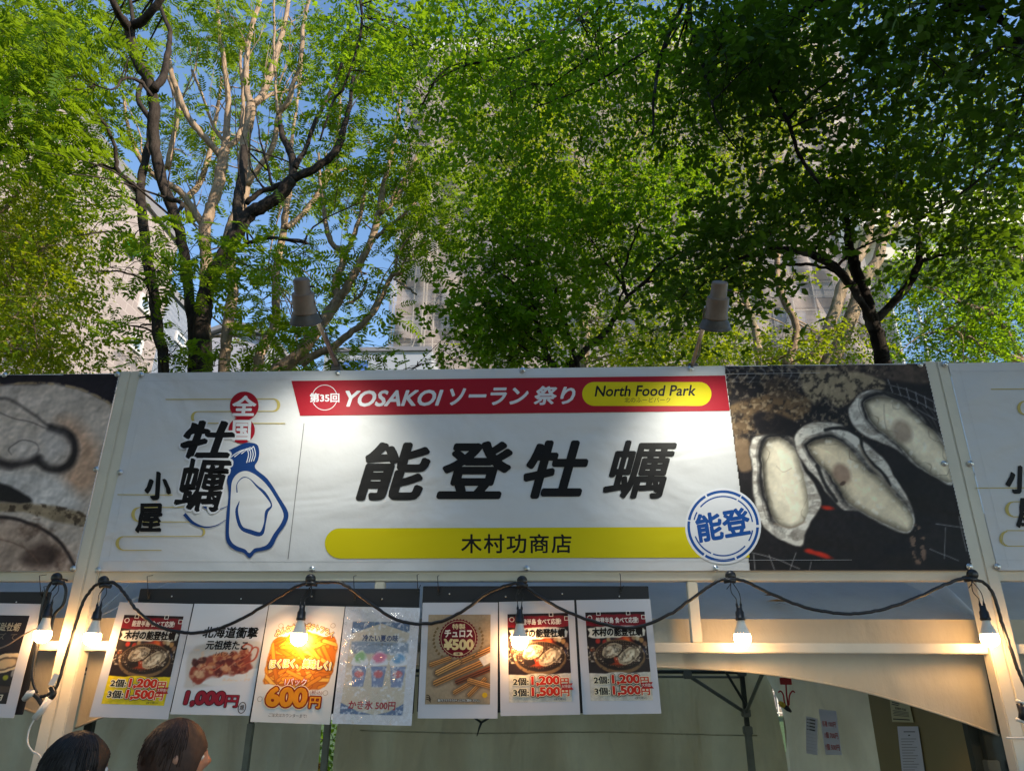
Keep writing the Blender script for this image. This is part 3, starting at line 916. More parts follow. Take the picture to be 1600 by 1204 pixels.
# ---- central maples
def cull_c(px, py): return not ((600 < px < 728 and 300 < py < 552) or (600 < px < 745 and 430 < py < 520))
make_tree('maple_tree', 'fine leaved maple with one curved dark stem left of the second floodlight', 'tree', None, M['bark_dark'],
 [([(885,592,11),(893,573,11),(919,542,10),(948,516,9),(964,490,8),(982,461,8)], 7.8, 8.0)],
 [([(981,462,6),(973,445,5),(958,425,4),(940,400,3),(928,380,2)], 8.0, 8.2),
  ([(976,452,5),(974,432,5),(980,402,4),(990,376,3),(1000,350,2)], 8.0, 7.6),
  ([(982,461,6),(1011,438,6),(1029,414,5),(1052,400,4),(1080,385,2)], 8.0, 7.6),
  ([(964,490,4),(968,470,4),(975,440,3),(960,400,2)], 8.0, 8.2),
  ([(1011,438,4),(1028,440,3),(1060,420,2)], 7.9, 7.7)],
 [(900,400,90,50,7.6,9.0,330,'maple',0.85),(1000,360,100,45,7.4,8.8,360,'maple',0.85),(1030,450,60,50,7.6,8.8,150,'maple',0.85),(930,470,60,40,7.8,9,120,'maple',0.85),(860,330,90,40,8,9.4,240,'maple',0.85),(1000,290,110,40,7.6,9,330,'maple',0.85),(1060,520,40,30,7.6,8.6,60,'maple',0.9)],
 M['leaf_maple'], seed=24)
make_tree('bushy_maple', 'bushy maple with thin dark stems right of the scaffolded tower corner', 'tree', None, M['bark_dark'],
 [([(866,592,9),(861,571,9),(848,534,8),(832,479,7),(832,427,6),(824,400,4)], 7.4, 7.6),
  ([(905,592,7),(897,555,7),(885,510,6),(872,470,5),(866,440,4)], 7.8, 8.0)],
 [([(850,540,4),(870,510,4),(882,480,3)], 7.5, 7.8),([(834,480,5),(815,460,4),(800,440,3),(780,425,2)], 7.5, 7.2),
  ([(833,490,5),(845,460,4),(846,430,3)], 7.5, 7.8),([(850,545,4),(820,520,4),(790,495,3),(765,475,2)], 7.5, 7.1),([(860,565,4),(835,555,3),(800,530,2)], 7.4, 7.1)],
 [(770,400,60,40,6.9,8.0,250,'maple',0.85),(740,475,40,30,6.8,7.8,110,'maple',0.85),(790,480,60,40,6.9,8.0,240,'maple',0.85),(830,420,60,50,7,8.2,230,'maple',0.85),(780,545,55,24,6.8,7.8,230,'maple',0.85),(850,520,50,40,7,8,190,'maple',0.95),
  (700,565,26,8,6.8,7.4,16,'maple',0.85),(652,570,12,6,6.9,7.2,7,'maple',0.85),(800,340,70,30,7.4,8.6,180,'maple',0.85),(725,425,20,16,6.8,7.6,26,'maple',0.85)],
 M['leaf_maple'], seed=27, cull=cull_c)
# ---- lit trees behind the centre
make_tree('sunlit_background_tree', 'sunlit light green tree with reddish trunk standing behind the two maples', 'tree', None, M['bark_pale'],
 [([(908,592,15),(912,560,15),(914,520,14),(905,470,12),(902,400,11),(905,320,10),(900,220,8)], 12.5, 13.0)],
 [([(903,400,7),(860,340,6),(820,260,4)],13,13.5),([(903,340,7),(950,270,6),(1000,200,4)],13,13.6)],
 [(860,300,130,60,11.5,15,620,'far',0.8),(980,300,120,70,12,15,560,'far',0.8),(780,250,80,80,11.5,14,330,'far',0.8),(900,430,100,60,12,15,240,'far',0.8),(1000,540,80,30,11.5,14,190,'far',0.8),(1090,560,90,22,11,13,190,'far',0.8),(900,180,150,60,12,15,520,'far',0.8),(860,300,130,60,15,18,700,'far',0.9),(1040,200,160,90,14,18,900,'far',0.9),(800,150,110,90,14,18,600,'far',0.9),(960,60,200,70,13,17,700,'far',0.9),(1000,430,130,60,14,17,500,'far',0.9),(1090,480,70,60,12,15,340,'far',0.85),(960,520,100,45,12,15,300,'far',0.85),(810,520,50,45,12,15,160,'far',0.8)],
 M['leaf_yel'], seed=30, cull=lambda x, y: not (1268 < x < 1335 and 130 < y < 280) and not (600 < x < 755 and 300 < y < 590))
make_tree('rear_green_tree', 'mid green tree far behind the second floodlight with a pale crooked stem', 'tree', None, M['bark_pale'],
 [([(1190,592,13),(1187,563,13),(1179,514,12),(1165,472,11),(1158,440,10),(1165,380,8),(1180,300,7),(1200,200,6)], 10.5, 11.5)],
 [([(1165,380,6),(1130,320,5),(1100,260,4)],11,11.6),([(1180,300,6),(1220,240,5),(1260,160,4)],11.3,12)],
 [(1130,300,90,80,10.5,12.5,430,'far',0.7),(1200,220,90,70,10.5,12.5,380,'far',0.7),(1110,440,60,40,10,12,160,'far',0.7),(1160,550,50,24,9.8,12,120,'far',0.7),(1250,553,60,16,10,12,90,'far',0.7),(1120,140,120,80,10.5,13,360,'far',0.7)],
 M['leaf_yel'], seed=33, cull=lambda x, y: not (1262 < x < 1335 and 130 < y < 280))
make_tree('crooked_tree', 'thin crooked pale stem in front of the hanging mesh sheet', 'tree', None, M['bark_mid'],
 [([(1228,592,12),(1231,566,12),(1242,538,11),(1244,511,11),(1236,488,11),(1224,466,10),(1215,434,9),(1216,398,8),(1225,340,6),(1240,260,5)], 9.6, 10.0)],
 [([(1225,345,4),(1200,300,3),(1190,250,2)],10,10.2)],
 [(1210,562,50,12,9.2,10.4,50,'maple',0.9),(1230,300,60,50,9.4,10.6,170,'maple',1.0),(1275,540,40,20,9.4,10.4,50,'maple',0.9),(1240,420,20,18,9.2,9.6,10,'maple',0.9)],
 M['leaf_yel'], seed=36)
make_tree('twin_stem_tree', 'pair of leaning pale sunlit stems behind the black trunk on the right', 'tree', None, M['bark_pale'],
 [([(1262,592,19),(1270,566,19),(1289,527,18),(1306,478,18),(1319,440,18),(1338,405,17),(1354,375,16),(1362,340,13),(1372,280,10)], 11.0, 11.6),
  ([(1290,592,22),(1302,560,22),(1319,522,21),(1336,478,21),(1350,437,19),(1369,410,17),(1380,373,15),(1386,330,13),(1396,260,10)], 11.2, 11.8)],
 [([(1380,380,8),(1410,340,6),(1440,280,5)],11.6,12)],
 [(1400,230,90,60,11,13,260,'far',0.7),(1330,250,80,50,11,13,200,'far',0.7),(1310,540,50,24,10.6,12,90,'far',0.7),(1480,230,90,60,11,13,260,'far',0.7),(1380,90,110,60,11,14,260,'far',0.75),(1520,110,90,70,11,14,260,'far',0.75),(1240,60,90,60,11.5,14,220,'far',0.75)],
 M['leaf_yel'], seed=39, cull=lambda x, y: not (1262 < x < 1335 and 130 < y < 280))
make_tree('feathery_tree', 'light green feathery tree in front of the glass building at the right edge', 'tree', None, M['bark_mid'],
 [([(1650,592,20),(1600,570,16),(1540,540,10),(1480,515,7)], 10.8, 10.4)],
 [([(1600,570,10),(1560,500,8),(1500,470,5),(1450,450,3)], 10.8, 10.2),([(1630,580,12),(1640,480,9),(1600,420,6),(1560,400,4)], 10.8, 10.6)],
 [(1450,450,60,36,10,12,230,'small',1.35),(1540,430,80,50,10,12,480,'small',1.35),(1460,520,70,40,9.8,12,330,'small',1.35),(1560,510,60,50,9.8,12,430,'small',1.35),(1560,350,70,40,10,12,260,'small',1.35),(1400,550,40,20,10,11.5,50,'small',1.1),(1520,560,80,18,9.6,11,150,'small',1.1),(1410,440,40,30,10,11,60,'small',1.1)],
 M['leaf_maple'], seed=42)
# ---- right black tree
make_tree('black_trunk_tree', 'near-black tree with arching left limb and big dark leaves above the oyster photograph', 'tree', None, M['bark_black'],
 [([(1384,592,24),(1379,566,24),(1370,522,22),(1360,492,21),(1347,452,19),(1337,420,17),(1329,390,14),(1324,355,11),(1318,300,8)], 7.6, 7.6)],
 [([(1352,478,13),(1330,446,14),(1308,421,14),(1280,403,13),(1251,393,12),(1225,390,10),(1200,391,8),(1160,402,6),(1130,420,3)], 7.6, 6.8),
  ([(1362,500,11),(1345,470,11),(1325,440,10),(1300,415,9),(1270,400,7)], 7.5, 7.1),
  ([(1306,424,6),(1285,417,5),(1264,414,5),(1240,413,5),(1215,417,4),(1193,431,3),(1165,452,2)], 7.4, 6.9),
  ([(1365,505,14),(1380,488,13),(1398,470,12),(1418,446,12),(1430,425,11),(1436,405,11),(1434,372,10),(1432,340,9),(1425,316,8),(1416,294,6),(1402,275,5)], 7.6, 7.4),
  ([(1435,410,7),(1476,398,6),(1512,393,5),(1567,389,4),(1620,380,3)], 7.5, 7.0),
  ([(1432,345,7),(1450,334,6),(1465,325,6),(1498,306,5),(1530,282,4),(1570,262,3)], 7.4, 6.9),
  ([(1305,418,5),(1325,400,4),(1352,382,3),(1400,365,2)], 7.5, 7.4),
  ([(1268,398,4),(1285,375,4),(1320,350,3)], 7.2, 7.3),
  ([(1416,294,5),(1394,262,5),(1383,230,4),(1372,200,3)], 7.4, 7.2),
  ([(1416,294,6),(1440,275,5),(1460,250,5),(1478,205,4),(1491,157,4),(1485,130,3),(1460,110,2)], 7.4, 7.0)],
 [(1165,355,55,34,6.5,7.6,150,'broad',1.0),(1260,318,80,30,6.8,7.8,210,'broad',1.0),(1120,420,50,30,6.4,7.2,90,'broad',1.0),(1350,310,70,36,6.8,8,170,'broad',1.0),(1420,240,90,50,6.6,8,240,'broad',1.0),
  (1520,350,80,50,6.4,7.6,180,'broad',1.0),(1560,410,60,30,6.4,7.4,80,'broad',1.0),(1540,270,80,50,6.4,7.8,190,'broad',1.0),(1060,480,40,50,6.5,7.4,70,'broad',0.9),(1130,480,40,24,6.5,7.4,30,'broad',1.0),(1470,400,60,20,6.6,7.4,50,'broad',1.0),(1300,270,70,30,6.6,8,130,'broad',1.0)],
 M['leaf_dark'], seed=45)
# ---- overhead tree whose branches hang into the top of the picture; trunk right of the frame
ov_tr = [(Vector((7.2,4.4,-0.05)),0.26),(Vector((7.0,4.4,2.5)),0.22),(Vector((6.7,4.5,5.0)),0.19),(Vector((6.2,4.6,7.2)),0.15)]
def overhead():
    root = make_tree('overhanging_tree', 'dark canopy overhanging the top right, thin black branches drooping from it', 'tree', None, M['bark_black'],
     [],
     [([(1090,-60,9),(1065,10,7),(1056,30,7),(1037,75,6),(1024,130,5),(1021,170,4),(1019,210,3)], 5.6, 5.2),
      ([(1075,-50,9),(1079,30,7),(1090,70,6),(1100,115,5),(1109,150,4),(1124,195,3),(1150,232,2)], 5.6, 5.4),
      ([(1170,60,4),(1202,135,5),(1229,187,6),(1244,232,6),(1262,262,6),(1280,288,5)], 5.6, 5.9),
      ([(1229,190,3),(1190,180,2),(1160,185,2)], 5.8, 5.6),
      ([(1500,-30,13),(1530,5,11),(1562,28,9),(1585,55,7),(1610,80,6)], 5.2, 4.8),
      ([(1600,150,6),(1576,215,6),(1556,256,5),(1528,280,4),(1499,304,3)], 5.6, 5.6),
      ([(980,-40,6),(905,30,5),(840,70,4),(800,90,4),(720,105,3),(670,135,2)], 5.6, 5.8),
      ([(790,95,3),(700,105,3),(665,155,3),(655,170,2)], 5.8, 6.0),
      ([(1010,80,3),(930,130,3),(870,155,2),(840,165,2)], 5.4, 5.6),
      ([(985,50,3),(920,90,3),(860,135,2)], 5.4, 5.6),
      ([(560,-20,4),(565,40,4),(540,130,4),(520,160,4),(500,220,3)], 6.4, 6.6)],
     [(700,60,110,60,5.4,7.6,320,'small',1.28),(720,180,100,70,5.6,7.8,320,'small',1.28),(840,80,110,80,5.2,7.4,330,'small',1.28),(860,200,110,70,5.6,7.6,260,'small',1.28),
      (980,60,110,80,5.0,7.2,330,'small',1.2),(1000,180,110,70,5.4,7.4,260,'small',1.2),(1110,60,100,70,4.8,7.0,300,'broad',0.9),(1130,170,80,60,5.4,7.2,170,'broad',0.85),
      (1240,50,110,60,4.6,6.6,237,'broad',0.95),(1380,50,110,60,4.4,6.4,273,'broad',0.95),(1520,70,110,70,4.2,6.4,273,'broad',0.95),(1300,130,80,50,5,6.8,170,'broad',0.9),(1440,140,90,50,4.8,6.4,144,'broad',0.9),(1560,180,60,60,4.8,6.4,160,'broad',0.9),
      (1200,130,60,50,5,7,130,'broad',0.9),(620,50,60,60,6,8,150,'small',1.28),(1160,240,50,30,5.6,7,60,'broad',0.85),(900,-10,300,30,5,7,300,'small',1.2),(820,290,70,30,6,8,120,'small',1.1),(860,140,60,20,4.8,5.2,90,'small',1.1)],
     M['leaf_dark'], seed=48)
    for o in list(root.children):
        if o.name.startswith('crown') and len(o.data.vertices) and o.data.get('kd') == 'small': o.data.materials.clear(); o.data.materials.append(M['leaf_maple'])
    root.location = (7.2,4.4,0)
    for ch in root.children: ch.matrix_parent_inverse = Matrix.Translation((-7.2,-4.4,0))
    d = rng.normal(0,1,(900,3)); d /= np.linalg.norm(d,axis=1)[:,None]  # unseen extra crown, added to shade the overhanging leaves
    pos = d*(rng.random(900)**.4)[:,None]*np.array([2.3,1.9,2.0])+np.array([5.6,3.9,9.0])
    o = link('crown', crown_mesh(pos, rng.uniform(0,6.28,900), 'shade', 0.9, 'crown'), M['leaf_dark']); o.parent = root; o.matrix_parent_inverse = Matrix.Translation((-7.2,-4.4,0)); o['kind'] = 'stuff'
    o, r_ = limb(ov_tr, 5, 0.01, 3)
    MB().tube(o, r_, 12).build('trunk', M['bark_black'], root, smooth=True)
    top = ov_tr[-1][0]
    for tgt in [(1090,-60,5.6),(1075,-50,5.6),(1500,-30,5.2),(980,-40,5.6),(560,-20,6.4),(1280,288,5.9),(1170,60,5.6),(1600,150,5.6)]:
        e = P(*tgt); mid = (top+e)/2+Vector((0,0,0.9))
        if tgt[0] == 1280: continue
        o, r_ = limb([(top,0.10),(mid,0.06),(e,0.022)], 5, 0.01, 8)
        MB().tube(o, r_, 8).build('branch', M['bark_black'], root, smooth=True)
overhead()
# ---- unseen park trees added beside and behind the camera to shade the stalls
def unseen_shade_tree(x, y, h, cr_z, rad, n, seed, label):
    rr = random.Random(seed)
    root = empty('unseen_shade_tree', (x,y,0), label, 'tree', 'unseen park trees added to shade the stall lane')
    pts = [(Vector((x,y,-0.05)),0.30),(Vector((x+.1,y,h*.3)),0.24),(Vector((x,y+.1,h*.6)),0.17),(Vector((x+.1,y,h)),0.07)]
    o, r_ = limb(pts, 5, 0.02, seed)
    MB().tube(o, r_, 12).build('trunk', M['bark_dark'], root, smooth=True)
    for k in range(6):
        a = k*1.05+rr.random(); s = Vector((x,y,h*rr.uniform(.35,.7))); e = s+Vector((math.cos(a)*rad*.7, math.sin(a)*rad*.7, rad*.4))
        o, r_ = limb([(s,0.1),((s+e)/2+Vector((0,0,.3)),0.06),(e,0.02)], 4, 0.02, seed+k)
        MB().tube(o, r_, 7).build('branch', M['bark_dark'], root, smooth=True)
    d = rng.normal(0,1,(n,3)); d /= np.linalg.norm(d,axis=1)[:,None]
    d *= (rng.random(n)**(1/2.2))[:,None]*np.array([rad,rad,rad*0.85])
    pos = d+np.array([x,y,cr_z])
    me = crown_mesh(pos, rng.uniform(0,6.28,n), 'shade', 1.0, 'crown')
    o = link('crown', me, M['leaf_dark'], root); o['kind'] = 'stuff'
unseen_shade_tree(9.3,-1.6,10.5,8.3,3.8,4200,61,'broad park tree right of the photographer, unseen, added to shade the stalls')
unseen_shade_tree(6.3,0.2,8.0,6.1,2.7,2800,62,'lower park tree at the right of the stall lane, unseen, added to shade the stall front')
unseen_shade_tree(12.5,-4.0,10.0,8.0,3.6,2000,63,'tallest park tree further right of the lane, unseen, added for shade')
unseen_shade_tree(-5.5,-4.5,8.5,6.0,3.6,2000,64,'unseen park tree, added to cut the sky light, behind and left of the photographer')
unseen_shade_tree(0.5,-7.0,9.5,6.6,4.2,2600,65,'largest unseen park tree, added to cut the sky light, straight behind the photographer')
unseen_shade_tree(-9.5,-0.5,8.0,6.2,3.4,1800,66,'unseen park tree, added to cut the sky light, far left of the photographer')

# ================================================================== STALL FRAME
YB = 3.0                      # banner plane
ZB0 = P(800, 891, YB).z       # banner bottom
zt_ = P(800, 576, YB).z
BL, BR = -1.7525, 1.7525
Z0 = 2.094; H = 0.885; Z1 = Z0+H

def facade(xc, label, group):
    root = empty('stall_front_frame', (xc,3.05,0), label, 'stall frame', group)
    for sx in (-1, 1):
        x = xc+sx*1.775
        MB().bbox((x-0.0245,3.0012,0),(x+0.0245,3.062,Z1+0.012), 0.004).build('post', M['cream'], root)
    zr = P(800,908,3.03).z
    MB().bbox((xc-1.752,3.014,zr),(xc+1.752,3.056,Z0+0.03), 0.003).build('rail', M['cream'], root)
    zb1 = P(1250,1004.5,3.03).z; zb0 = P(1250,1020,3.03).z
    MB().bbox((xc-1.752,3.016,zb0),(xc+1.752,3.054,zb1), 0.003).build('rail', M['cream'], root)
    MB().bbox((xc-1.752,3.014,Z1-0.035),(xc+1.752,3.056,Z1+0.006), 0.003).build('rail', M['cream'], root)
    for mx_ in (-0.585, 0.665, -1.32 if False else 0.04):
        if mx_ == 0.04: continue
        MB().bbox((xc+mx_-0.02,3.018,zb1+0.001),(xc+mx_+0.02,3.050,zr-0.001), 0.003).build('mullion', M['cream'], root)
    return root
G_F = 'cream stall fronts in a row'
facade(0.0, 'cream steel stall front frame under the large central banner', G_F)
facade(-3.60, 'cream stall front frame at the left picture edge, under the raw oyster photo banner', G_F)
facade(3.60, 'cream stall front frame at the right picture edge', G_F)

# ------------------------------------------------------------------ flat print helpers
def to_l(px, py):            # photo position on the banner plane -> world x,z
    p = P(px, py, YB-0.003)
    return (p.x, p.z)

_tcache = {}
def glyphs(body, offset, space=1.0):
    k = (body, offset, space)
    if k in _tcache: return _tcache[k]
    c = bpy.data.curves.new('t', 'FONT'); c.body = body; c.offset = offset; c.space_character = space
    c.resolution_u = 3
    o = bpy.data.objects.new('t', c); COL.objects.link(o)
    dg = bpy.context.evaluated_depsgraph_get()
    me = o.evaluated_get(dg).to_mesh()
    V = np.array([v.co[:2] for v in me.vertices]) if len(me.vertices) else np.zeros((1,2))
    Fc = [tuple(p_.vertices) for p_ in me.polygons]
    o.evaluated_get(dg).to_mesh_clear()
    bpy.data.objects.remove(o); bpy.data.curves.remove(c)
    _tcache[k] = (V, Fc)
    return V, Fc

class Sheet:
    """a flat printed sheet; f(a,b,off) maps author coordinates to world"""
    def __init__(s, parent, f, step=0.0006):
        s.parent = parent; s.f = f; s.step = step; s.layer = 1
    def _build(s, V2, Fc, mat, name, lay, label=None):
        V = [s.f(a, b, lay*s.step) for a, b in V2]
        me = bpy.data.meshes.new(name); me.from_pydata([tuple(v) for v in V], [], Fc); me.update()
        o = link(name, me, mat, s.parent)
        if label: o['label'] = label
        return o
    def poly(s, pts, rgb, name='printed_shape', smooth=False, lay=None, mat=None, label=None):
        if smooth: pts = [tuple(p) for p in cr(pts, 4, True)]
        if lay is None: s.layer += 1; lay = s.layer
        # triangulate via mathutils
        from mathutils.geometry import tessellate_polygon
        tri = tessellate_polygon([[Vector((p[0],p[1],0)) for p in pts]])
        return s._build(pts, [tuple(t) for t in tri], mat or ink(rgb), name, lay, label)
    def rect(s, x0, y0, x1, y1, rgb, name='printed_panel', **k):
        return s.poly([(x0,y0),(x1,y0),(x1,y1),(x0,y1)], rgb, name, **k)
    def strip(s, pts, widths, rgb, name='printed_line', smooth=True, closed=False, lay=None):
        if not hasattr(widths,'__len__'): widths = [widths]*len(pts)
        q = [tuple(p)+(w,) for p, w in zip(pts, widths)]
        S = cr(q, 5, closed) if smooth else [np.array(t, float) for t in q]
        n = len(S); V = []; Fc = []
        for i in range(n):
            if closed: d = S[(i+1) % n][:2]-S[i-1][:2]
            else: d = S[min(i+1,n-1)][:2]-S[max(i-1,0)][:2]
            L = math.hypot(*d) or 1; nx, ny = -d[1]/L, d[0]/L
            w = S[i][2]/2
            V += [(S[i][0]+nx*w, S[i][1]+ny*w), (S[i][0]-nx*w, S[i][1]-ny*w)]
        m_ = n if closed else n-1
        for i in range(m_):
            j = (i+1) % n
            Fc.append((2*i,2*j,2*j+1,2*i+1))
        if lay is None: s.layer += 1; lay = s.layer
        return s._build(V, Fc, ink(rgb), name, lay)
    def ring(s, cx, cy, r, w, rgb, a0=0, a1=360, n=48, ry=None, name='printed_ring'):
        ry = ry or r
        V = []; Fc = []
        for i in range(n+1):
            a = R(a0+(a1-a0)*i/n)
            V += [(cx+(r+w/2)*math.cos(a), cy-(ry+w/2)*math.sin(a)), (cx+(r-w/2)*math.cos(a), cy-(ry-w/2)*math.sin(a))]
        for i in range(n): Fc.append((2*i,2*i+2,2*i+3,2*i+1))
        s.layer += 1
        return s._build(V, Fc, ink(rgb), name, s.layer)
    def disc(s, cx, cy, r, rgb, ry=None, n=40, name='printed_disc'):
        ry = ry or r
        return s.poly([(cx+r*math.cos(2*math.pi*i/n), cy+ry*math.sin(2*math.pi*i/n)) for i in range(n)], rgb, name)
    def pill(s, x0, y0, x1, y1, rgb, name='printed_panel', rl=True, rr_=True, k=1.0):
        r = (y1-y0)/2*k; ry = (y1-y0)/2; cy = (y0+y1)/2; pts = []
        if rl: pts += [(x0+r-r*math.sin(a), cy-ry*math.cos(a)) for a in np.linspace(0, math.pi, 16)]
        else: pts += [(x0,y0),(x0,y1)]
        if rr_: pts += [(x1-r+r*math.sin(a), cy+ry*math.cos(a)) for a in np.linspace(0, math.pi, 16)]
        else: pts += [(x1,y1),(x1,y0)]
        return s.poly(pts, rgb, name)
    def text(s, body, x0, y0, x1, y1, rgb, bold=0.02, shear=0.0, rot=0, outline=None, orgb=None, space=1.0, name='lettering', warp=None, nout=10, brush=False):
        """box in author coordinates, y down"""
        V, Fc = glyphs(body, 0.0, space)
        V = V.copy()
        V[:,0] += shear*V[:,1]
        mn, mxx = V.min(0)-bold, V.max(0)+bold
        sx = (x1-x0)/max(1e-6, mxx[0]-mn[0]); sy = (y1-y0)/max(1e-6, mxx[1]-mn[1])
        A = np.stack([x0+(V[:,0]-mn[0])*sx, y1-(V[:,1]-mn[1])*sy], 1)
        bx, by = bold*sx, bold*sy
        if brush:
            A[:,0] += 0.012*(x1-x0)*np.sin(A[:,1]*0.33+1)+0.006*(x1-x0)*np.sin(A[:,1]*1.1); A[:,1] += 0.014*(y1-y0)*np.sin(A[:,0]*0.27)+0.008*(y1-y0)*np.sin(A[:,0]*0.9+2)
        if warp: A = np.array([warp(a, b) for a, b in A])
        if rot:
            c, s_ = math.cos(R(rot)), math.sin(R(rot)); ce = np.array([(x0+x1)/2,(y0+y1)/2])
            D = A-ce; A = np.stack([D[:,0]*c+D[:,1]*s_, -D[:,0]*s_+D[:,1]*c], 1)+ce
        if outline:
            layers = outline if isinstance(outline, list) else [(outline, orgb)]
            for (ow, oc) in layers:
                VV = []; FF = []; lay = []
                s.layer += 1
                for k in range(nout):
                    an = 2*math.pi*k/nout
                    n0 = len(VV)
                    off = np.array([math.cos(an)*(ow+bx), math.sin(an)*(ow+by)])
                    for a, b in A+off:
                        VV.append(tuple(s.f(a, b, s.layer*s.step + k*s.step*0.08)))
                    FF += [tuple(i+n0 for i in f_) for f_ in Fc]
                me = bpy.data.meshes.new(name+'_outline'); me.from_pydata(VV, [], FF); me.update()
                link('lettering_outline', me, ink(oc), s.parent)
        s.layer += 1
        nb_ = 1 if bold < 0.012 else (6 if bold < 0.025 else 12)
        VV = []; FF = []
        for k in range(nb_):
            an = 2*math.pi*(k+.5)/nb_
            ox, oy = (0, 0) if nb_ == 1 else (math.cos(an)*bx, math.sin(an)*by)
            if brush:
                t_ = (ox*0.77+oy*0.64); ox, oy = ox*0.55+t_*0.77*0.75, oy*0.55+t_*0.64*0.75
            n0 = len(VV)
            for a, b in A: VV.append(tuple(s.f(a+ox, b+oy, s.layer*s.step+k*s.step*0.08)))
            FF += [tuple(i+n0 for i in f_) for f_ in Fc]
        me = bpy.data.meshes.new(name); me.from_pydata(VV, [], FF); me.update()
        return link(name, me, ink(rgb), s.parent)

# ------------------------------------------------------------------ painting on vertex grids
def fbm(h, w, s, seed, octs=4, sx=1.0):
    r_ = np.random.default_rng(seed)
    out = np.zeros((h, w)); amp = 1; tot = 0
    for o in range(octs):
        gh, gw = max(2, int(h/s*2**o)+2), max(2, int(w/s/sx*2**o)+2)
        gr = r_.random((gh+1, gw+1))
        yy = np.linspace(0, gh-1.001, h); xx = np.linspace(0, gw-1.001, w)
        yi = yy.astype(int); xi = xx.astype(int); fy = (yy-yi)[:,None]; fx = (xx-xi)[None]
        fy = fy*fy*(3-2*fy); fx = fx*fx*(3-2*fx)
        a = gr[yi][:,xi]; b = gr[yi][:,xi+1]; c = gr[yi+1][:,xi]; d = gr[yi+1][:,xi+1]
        out += amp*((a*(1-fx)+b*fx)*(1-fy)+(c*(1-fx)+d*fx)*fy); tot += amp; amp *= 0.55
    return out/tot

class Paint:
    def __init__(s, x0, y0, x1, y1, nx, ny, bgc, seed=1):
        s.x = np.linspace(x0, x1, nx); s.y = np.linspace(y0, y1, ny)
        s.X, s.Y = np.meshgrid(s.x, s.y); s.nx, s.ny = nx, ny
        s.C = np.ones((ny, nx, 3))*np.array(bgc, float); s.seed = seed
        s.wx = (fbm(ny,nx,ny/10,seed+90,3)-.5); s.wy = (fbm(ny,nx,ny/10,seed+91,3)-.5)
    def n(s, scale, octs=4, sx=1.0):
        s.seed += 1
        return fbm(s.ny, s.nx, scale, s.seed, octs, sx)
    def blend(s, mask, col):
        s.C = s.C*(1-mask[...,None]) + np.asarray(col, float)*mask[...,None]
    def sdf(s, pts, smooth=True, wob=0.0, closed=True):
        if smooth: pts = cr(pts, 4, closed)
        pts = [np.array(p[:2], float) for p in pts]
        X = s.X+s.wx*wob; Y = s.Y+s.wy*wob
        D = np.full(X.shape, 1e9); ins = np.zeros(X.shape, bool); n = len(pts)
        for i in range(n if closed else n-1):
            a, b = pts[i], pts[(i+1) % n]
            dx, dy = b-a; L = dx*dx+dy*dy+1e-9
            t = np.clip(((X-a[0])*dx+(Y-a[1])*dy)/L, 0, 1)
            D = np.minimum(D, (X-a[0]-t*dx)**2+(Y-a[1]-t*dy)**2)
            if closed:
                cond = ((a[1] > Y) != (b[1] > Y))
                xi = dx*(Y-a[1])/(dy if abs(dy) > 1e-9 else 1e-9)+a[0]
                ins ^= cond & (X < xi)
        D = np.sqrt(D)
        return np.where(ins, -D, D) if closed else D
    def fill(s, pts, col, soft=1.0, alpha=1.0, wob=0.0, smooth=True):
        d = s.sdf(pts, smooth, wob)
        m_ = np.clip(0.5-d/soft, 0, 1)*alpha
        s.blend(m_, col); return d
    def line(s, pts, w, col, soft=1.0, alpha=1.0, wob=0.0, smooth=True):
        d = s.sdf(pts, smooth, wob, closed=False)
        s.blend(np.clip(0.5-(d-w/2)/soft, 0, 1)*alpha, col)
    def ell(s, cx, cy, rx, ry, col, rot=0, soft=0.15, alpha=1.0, wob=0.0):
        c, si = math.cos(R(rot)), math.sin(R(rot))
        X = s.X+s.wx*wob-cx; Y = s.Y+s.wy*wob-cy
        u = (X*c+Y*si)/rx; v = (-X*si+Y*c)/ry
        d = np.sqrt(u*u+v*v)-1
        s.blend(np.clip(0.5-d/soft, 0, 1)*alpha, col)
        return d
    def mul(s, k): s.C = np.clip(s.C*(k if np.ndim(k) < 2 else k[...,None]), 0, 255)
    def object(s, f, off, name, mat, parent, clip=None):
        ny, nx = s.ny, s.nx
        V = [tuple(f(s.x[i], s.y[j], off)) for j in range(ny) for i in range(nx)]
        idx = np.arange(nx*ny).reshape(ny, nx)
        Fc = np.stack([idx[1:,:-1], idx[1:,1:], idx[:-1,1:], idx[:-1,:-1]], -1).reshape(-1,4)
        if clip is not None:
            keep = clip(s.X[:-1,:-1], s.Y[:-1,:-1]).ravel()
            Fc = Fc[keep]
        me = bpy.data.meshes.new(name); me.from_pydata(V, [], Fc.tolist()); me.update()
        c = np.clip(s.C/255, 0, 1); c = np.where(c <= 0.04045, c/12.92, ((c+0.055)/1.055)**2.4)
        a = me.color_attributes.new('paint', 'FLOAT_COLOR', 'POINT')
        a.data.foreach_set('color', np.concatenate([c, np.ones((ny,nx,1))], -1).astype(np.float32).ravel())
        return link(name, me, mat, parent)

# ------------------------------------------------------------------ banners
def bf(a, b, off):
    p = P(a, b, YB-0.003)
    return Vector((p.x, YB-0.003-off, p.z))

